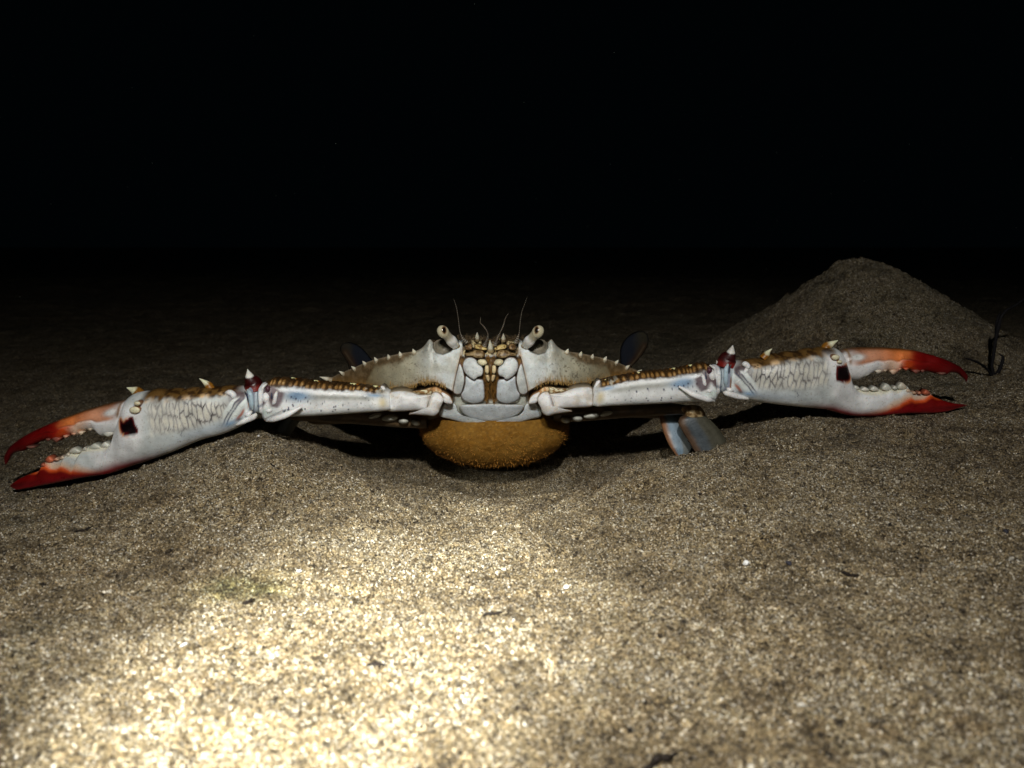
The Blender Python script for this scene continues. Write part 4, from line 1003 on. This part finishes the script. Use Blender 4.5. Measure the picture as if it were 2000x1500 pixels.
for side in (1, -1):
    X = lambda x: x if side > 0 else 2 * AX - x
    dy = 0 if side > 0 else 12
    flip = side < 0
    # nearest walking leg: thigh, knee, blade-like shank, tip
    thigh = one("walking_leg", loft([(X(1080), 796 + dy, X(1080), 824 + dy, .472, .006), (X(1130), 788 + dy, X(1130), 822 + dy, .470, .008), (X(1220), 784 + dy, X(1220), 815 + dy, .466, .008), (X(1300), 787 + dy, X(1300), 810 + dy, .462, .007), (X(1340), 792 + dy, X(1338), 808 + dy, .457, .005), (X(1348), 796 + dy, X(1346), 806 + dy, .455, .003)], leg_col, 90, 40, 2.2), M_LEG, crab)
    if side > 0:
        one("knee", loft([(X(1330), 800, X(1334), 806, .454, .003), (X(1336), 794, X(1336), 812, .452, .005), (X(1352), 791, X(1350), 818, .450, .006), (X(1368), 794, X(1368), 817, .450, .005), (X(1377), 806, X(1376), 813, .450, .002)], lambda px, py, U, t, B: mix(np.broadcast_to(pig(172, 150, 112), px.shape + (3,)).copy(), pig(104, 80, 50), sstep(.45, .6, fbm(px * .2, py * .2, 95))), 50, 36, 2.2), M_LEG, thigh)
        one("shank", loft([(1338, 812, 1372, 806, .449, .003), (1328, 816, 1379, 813, .448, .0035), (1325, 826, 1394, 826, .447, .0035), (1333, 842, 1410, 846, .446, .0032), (1345, 862, 1418, 862, .445, .003), (1356, 880, 1417, 876, .444, .0026), (1364, 888, 1410, 882, .4435, .0018)], blade_col(FR, MB, DK), 110, 72, 2.6), M_LEG, thigh)
        one("tip", loft([(1366, 882, 1412, 874, .4432, .002), (1362, 888, 1416, 882, .443, .0024), (1366, 893, 1412, 890, .4425, .0018), (1372, 897, 1400, 893, .442, .0006)], lambda px, py, U, t, B: mix(np.broadcast_to(pig(150, 96, 56), px.shape + (3,)).copy(), pig(150, 166, 180), sstep(.45, .6, t + .1 * (fbm(px * .2, py * .2, 96) - .5))), 40, 36, 2.4), M_LEG, thigh)
    else:
        one("shank", loft([(560, 812, 590, 816, .462, .004), (548, 820, 580, 830, .462, .004), (530, 850, 560, 862, .460, .0035), (520, 880, 540, 885, .458, .002)], blade_col(pig(96, 66, 44), pig(96, 100, 100), pig(70, 70, 62)), 60, 40, 2.4), M_LEG, thigh)
    # second leg behind it
    dk2 = .8
    t2 = one("walking_leg", loft([(X(1080), 800 + dy, X(1080), 820 + dy, .490, .006), (X(1200), 794 + dy, X(1200), 814 + dy, .486, .007), (X(1300), 800 + dy, X(1298), 816 + dy, .478, .006), (X(1314), 804 + dy, X(1312), 812 + dy, .475, .003)], leg_col, 70, 36, 2.2), M_LEG, crab)
    if side > 0:
        one("shank", loft([(1284, 800, 1320, 804, .470, .003), (1288, 815, 1340, 815, .468, .0035), (1296, 845, 1352, 845, .464, .0032), (1308, 872, 1352, 870, .460, .0028), (1322, 892, 1342, 890, .457, .001)], blade_col(pig(120, 84, 58), pig(104, 122, 136), pig(88, 92, 90)), 90, 60, 2.6), M_LEG, t2)
    # pale hip knobs under the arm
    for (x, y, rx, ry) in ((1104, 821, 9, 6), (1128, 818, 10, 6), (1155, 812, 16, 6.5), (1184, 808, 13, 5)):
        q = [(X(x) + rx * math.cos(a), y + dy * .4 + ry * math.sin(a) - (x - 1130) * .05 * math.cos(a)) for a in np.linspace(0, 2 * math.pi, 11)[:-1]]
        one("hip_knob", pillow(q, lambda px, py: np.full(px.shape, .4605), .005, .008, flat(pig(176, 176, 166)), edge=pig(120, 112, 96), nb=40, p=2.0), M_LEG, thigh)
# swimming blades raised behind the shell
PAD_R = [(1214, 716), (1211.5, 690), (1216, 672), (1229, 656), (1248, 647), (1262, 650), (1267, 664), (1262, 682), (1251, 698), (1236, 714), (1224, 724)]
PAD_L = [(684, 724), (678, 708), (667, 690), (664.5, 680), (668, 672), (678, 669), (693, 672), (709, 683), (720, 696), (728, 709), (722, 724), (704, 728)]
for pad, stem, sg in ((PAD_R, [(1225, 722), (1243, 700), (1258, 676)], 1), (PAD_L, [(700, 728), (686, 706), (674, 688)], -1)):
    def pc(px, py, r, stem=stem, sg=sg):
        C = np.broadcast_to(pig(20, 23, 30), px.shape + (3,)).copy()
        C = mix(C, pig(42, 38, 26), sstep(-6, 14, (px - stem[1][0]) * sg + 4) * (.6 + .4 * noise(px * .2, py * .2, 97)))
        d = seg(px, py, stem)
        C = mix(C, pig(48, 32, 20), np.exp(-(d / 7) ** 2) * .8)
        return mix(C, pig(70, 60, 46), np.exp(-(d / 1.6) ** 2) * .7)
    pd = one("swimming_leg", loft([(stem[0][0] - 9, stem[0][1] - 6, stem[0][0] - 9, stem[0][1] + 12, .535, .004), (stem[0][0], stem[0][1] - 6, stem[0][0], stem[0][1] + 10, .541, .004), (stem[0][0] + sg * 9, stem[0][1] - 4, stem[0][0] + sg * 9, stem[0][1] + 6, .545, .003)] if sg > 0 else
              [(stem[0][0] + 9, stem[0][1] - 6, stem[0][0] + 9, stem[0][1] + 12, .535, .004), (stem[0][0], stem[0][1] - 6, stem[0][0], stem[0][1] + 10, .541, .004), (stem[0][0] - 9, stem[0][1] - 4, stem[0][0] - 9, stem[0][1] + 6, .545, .003)], leg_col, 40, 24), M_LEG, crab)
    one("blade", pillow(pad, lambda px, py: np.full(px.shape, .545) + (py - 690) * -.00005, .0022, .002, pc, edge=pig(18, 18, 19), nb=72, p=2.4), M_BLADE, pd)

# ------------------------------------------------------------------ things lying on the sand
def finish(o, label, cat, group=None):
    o["label"] = label; o["category"] = cat
    if group: o["group"] = group
    return o

def strand_thing(name, parts, mat, label, cat):
    root = bpy.data.objects.new(name, None); b0 = parts[0][1][0]
    root.location = b0; root.empty_display_size = .01; COL.objects.link(root)
    finish(root, label, cat)
    for pn, pts, rad, c in parts:
        g = Geo(); g.add(*tube(pts, rad, lambda U: np.broadcast_to(c, U.shape + (3,)).copy(), nu=70, nv=10, wob=lambda u: 1 + .35 * (noise(u * 26, u * 0 + rad[0] * 1e5, 5) - .5)))
        g.obj(pn, mat, root, b0)
DKW = pig(17, 15, 17)
strand_thing("twig", [
    ("stem", [P(1941, 756, .555), P(1941, 735, .555), P(1937.5, 712, .555), P(1941, 690, .556), P(1944, 668, .557), P(1949, 642, .558), P(1955, 620, .559), P(1966, 606, .56), P(1984, 596, .562), P(2012, 574, .565)], [0.00096, 0.00102, 0.00114, 0.00126, 0.00132, 0.00138, 0.00126, 0.00108, 0.00102, 0.00060], DKW),
    ("branch", [P(1938, 735, .555), P(1927, 720, .552), P(1910, 708, .548), P(1897, 703, .546), P(1884, 699, .545)], [0.00084, 0.00090, 0.00090, 0.00078, 0.00036], DKW),
    ("branch", [P(1941, 736, .556), P(1952, 722, .558), P(1959, 698, .560), P(1950, 690, .561)], [0.00072, 0.00132, 0.00096, 0.00042], DKW),
    ("branch", [P(1945, 660, .557), P(1946, 640, .560), P(1950, 618, .564), P(1955, 608, .566)], [0.00072, 0.00102, 0.00078, 0.00036], DKW)],
    M_TWIG, "thin black forked dead twig standing in the sand beyond the right claw tip", "twig")

def on_ground(px, py):
    """where the line of sight through this photo point meets the sand"""
    Y = np.geomspace(.08, 3, 6000); q = P(np.full(6000, px), np.full(6000, py), Y)
    g = ground(q[:, 0], Y)
    i = np.argmax(q[:, 2] < g)
    return np.array([q[i, 0], Y[i], g[i]])

def chip(name, px, py, size, colour, label, cat, kind='stone', seed=1, lift=.3, group=None):
    p0 = on_ground(px, py)
    r = np.random.default_rng(seed)
    lat, lon = np.meshgrid(np.linspace(0, math.pi, 14), np.arange(20) / 20 * 2 * math.pi, indexing='ij')
    D = np.stack([np.sin(lat) * np.cos(lon), np.sin(lat) * np.sin(lon), np.cos(lat)], -1)
    k = np.ones(lat.shape)
    for _ in range(9):                                                  # broken faces
        n = r.normal(size=3); n /= np.linalg.norm(n); c = r.uniform(.55, .85)
        k = np.minimum(k, c / np.maximum(D @ n, .2))
    sc = {'stone': np.array([1, .9, .75]), 'shell': np.array([1, .75, .38])}[kind] * size
    V = D * k[..., None] * sc
    a = r.uniform(0, 6.28); ca, sa = math.cos(a), math.sin(a)
    tx = r.uniform(-.6, .6)
    V = V @ np.array([[1, 0, 0], [0, math.cos(tx), -math.sin(tx)], [0, math.sin(tx), math.cos(tx)]]) @ np.array([[ca, -sa, 0], [sa, ca, 0], [0, 0, 1]])
    V = V + [0, 0, size * lift]
    C = np.broadcast_to(colour, V.shape) * (.8 + .4 * r.uniform(size=V.shape[:2])[..., None])
    o = mesh_obj(name, V.reshape(-1, 3), [grid_faces(14, 20, True)], M_STONE, C.reshape(-1, 3), smooth=False)
    o.location = p0
    return finish(o, label, cat, group)
def debris(px, py, ang, length, rad, label, bend=.2):
    p0 = on_ground(px, py)
    d = np.array([math.cos(ang), math.sin(ang), 0]); n = np.array([-d[1], d[0], 0])
    ts = np.linspace(-.5, .5, 6)
    pts = [p0 + d * length * t + n * length * bend * (t * t - .1) + np.array([0, 0, rad * .7]) for t in ts]
    pts = [np.array([q[0], q[1], ground(np.array([q[0]]), np.array([q[1]]))[0] + rad * .8]) for q in pts]
    g = Geo(); g.add(*tube(pts, [rad * .4, rad, rad * 1.2, rad, rad * .8, rad * .2], lambda U: np.broadcast_to(pig(24, 17, 11), U.shape + (3,)).copy(), nu=40, nv=8, wob=lambda u: 1 + .5 * (noise(u * 14, u * 0, 3) - .5)))
    o = g.obj("weed_scrap", M_TWIG, None, p0); o.location = p0
    return finish(o, label, "plant scrap")

WS = pig(232, 228, 214)
chip("shell_chip", 1105, 1150, .0016, WS, "bright white shell chip, largest pale fragment on the sand below the egg mass", "shell chip", 'shell', 3, .5)
chip("shell_chip", 1457, 1104, .0016, WS, "cream shell chip just left of the black pebble", "shell chip", 'stone', 5, .4)
chip("shell_chip", 984, 1114, .0009, WS, "small white shell chip above the largest pale fragment", "shell chip", 'shell', 6, .5)
chip("shell_chip", 360, 1263, .0012, WS, "white shell chip left of the brightest patch of torchlight", "shell chip", 'shell', 7, .5)
chip("shell_chip", 585, 1118, .0010, WS, "white shell chip near the green-tinged sand under the left arm", "shell chip", 'shell', 8, .5)
chip("pebble", 1540, 1103, .0015, pig(34, 34, 44), "round black pebble on the brown sand below the right claw", "pebble", 'stone', 9, .3)
chip("pebble", 505, 853, .0009, WS, "tiny white pebble on the sand crest under the left elbow", "pebble", 'stone', 10, .5)
chip("pebble", 1965, 1040, .0013, pig(30, 30, 40), "dark pebble at the far right edge of the sand", "pebble", 'stone', 12, .3)
debris(487, 1178, 1.2, .006, .0007, "dark curled weed scrap left of the bright torchlit sand")
debris(165, 1038, .5, .008, .0006, "thin brown weed scrap below the left claw tip")
debris(965, 1200, .1, .008, .0006, "dark weed scrap on the sand right of the bright torchlit patch")
debris(1290, 1484, .4, .010, .0009, "thick black scrap at the bottom edge of the picture")  # dark irregular bit, drawn as a short thick strand
debris(735, 1300, -.1, .006, .0006, "short dark weed scrap inside the brightest torchlit patch")
debris(1660, 1126, -.5, .006, .0007, "short dark weed scrap right of the black pebble")
debris(533, 911, -.1, .004, .0004, "tiny dark weed scrap on the slope under the left elbow")

# drifting specks in the water
g = Geo()
oc = np.array([[1, 0, 0], [-1, 0, 0], [0, 1, 0], [0, -1, 0], [0, 0, 1], [0, 0, -1]], float)
of = np.array([[0, 2, 4], [2, 1, 4], [1, 3, 4], [3, 0, 4], [2, 0, 5], [1, 2, 5], [3, 1, 5], [0, 3, 5]])
for k in range(70):
    Y = rng.uniform(.5, 1.3); x = rng.uniform(-.65, .65) * Y; z = rng.uniform(.09, .32)
    r_ = rng.uniform(.00012, .00035) * Y / .6
    g.add(oc * r_ * rng.uniform(.5, 1.4, (6, 1)) + [x, Y, z], [of], np.broadcast_to(pig(90, 98, 92), (6, 3)).copy())
sn = g.obj("drifting_specks", M_HAIR, None, (0, 0, 0)); sn["kind"] = "stuff"; sn["label"] = "faint pale specks drifting in the dark water"
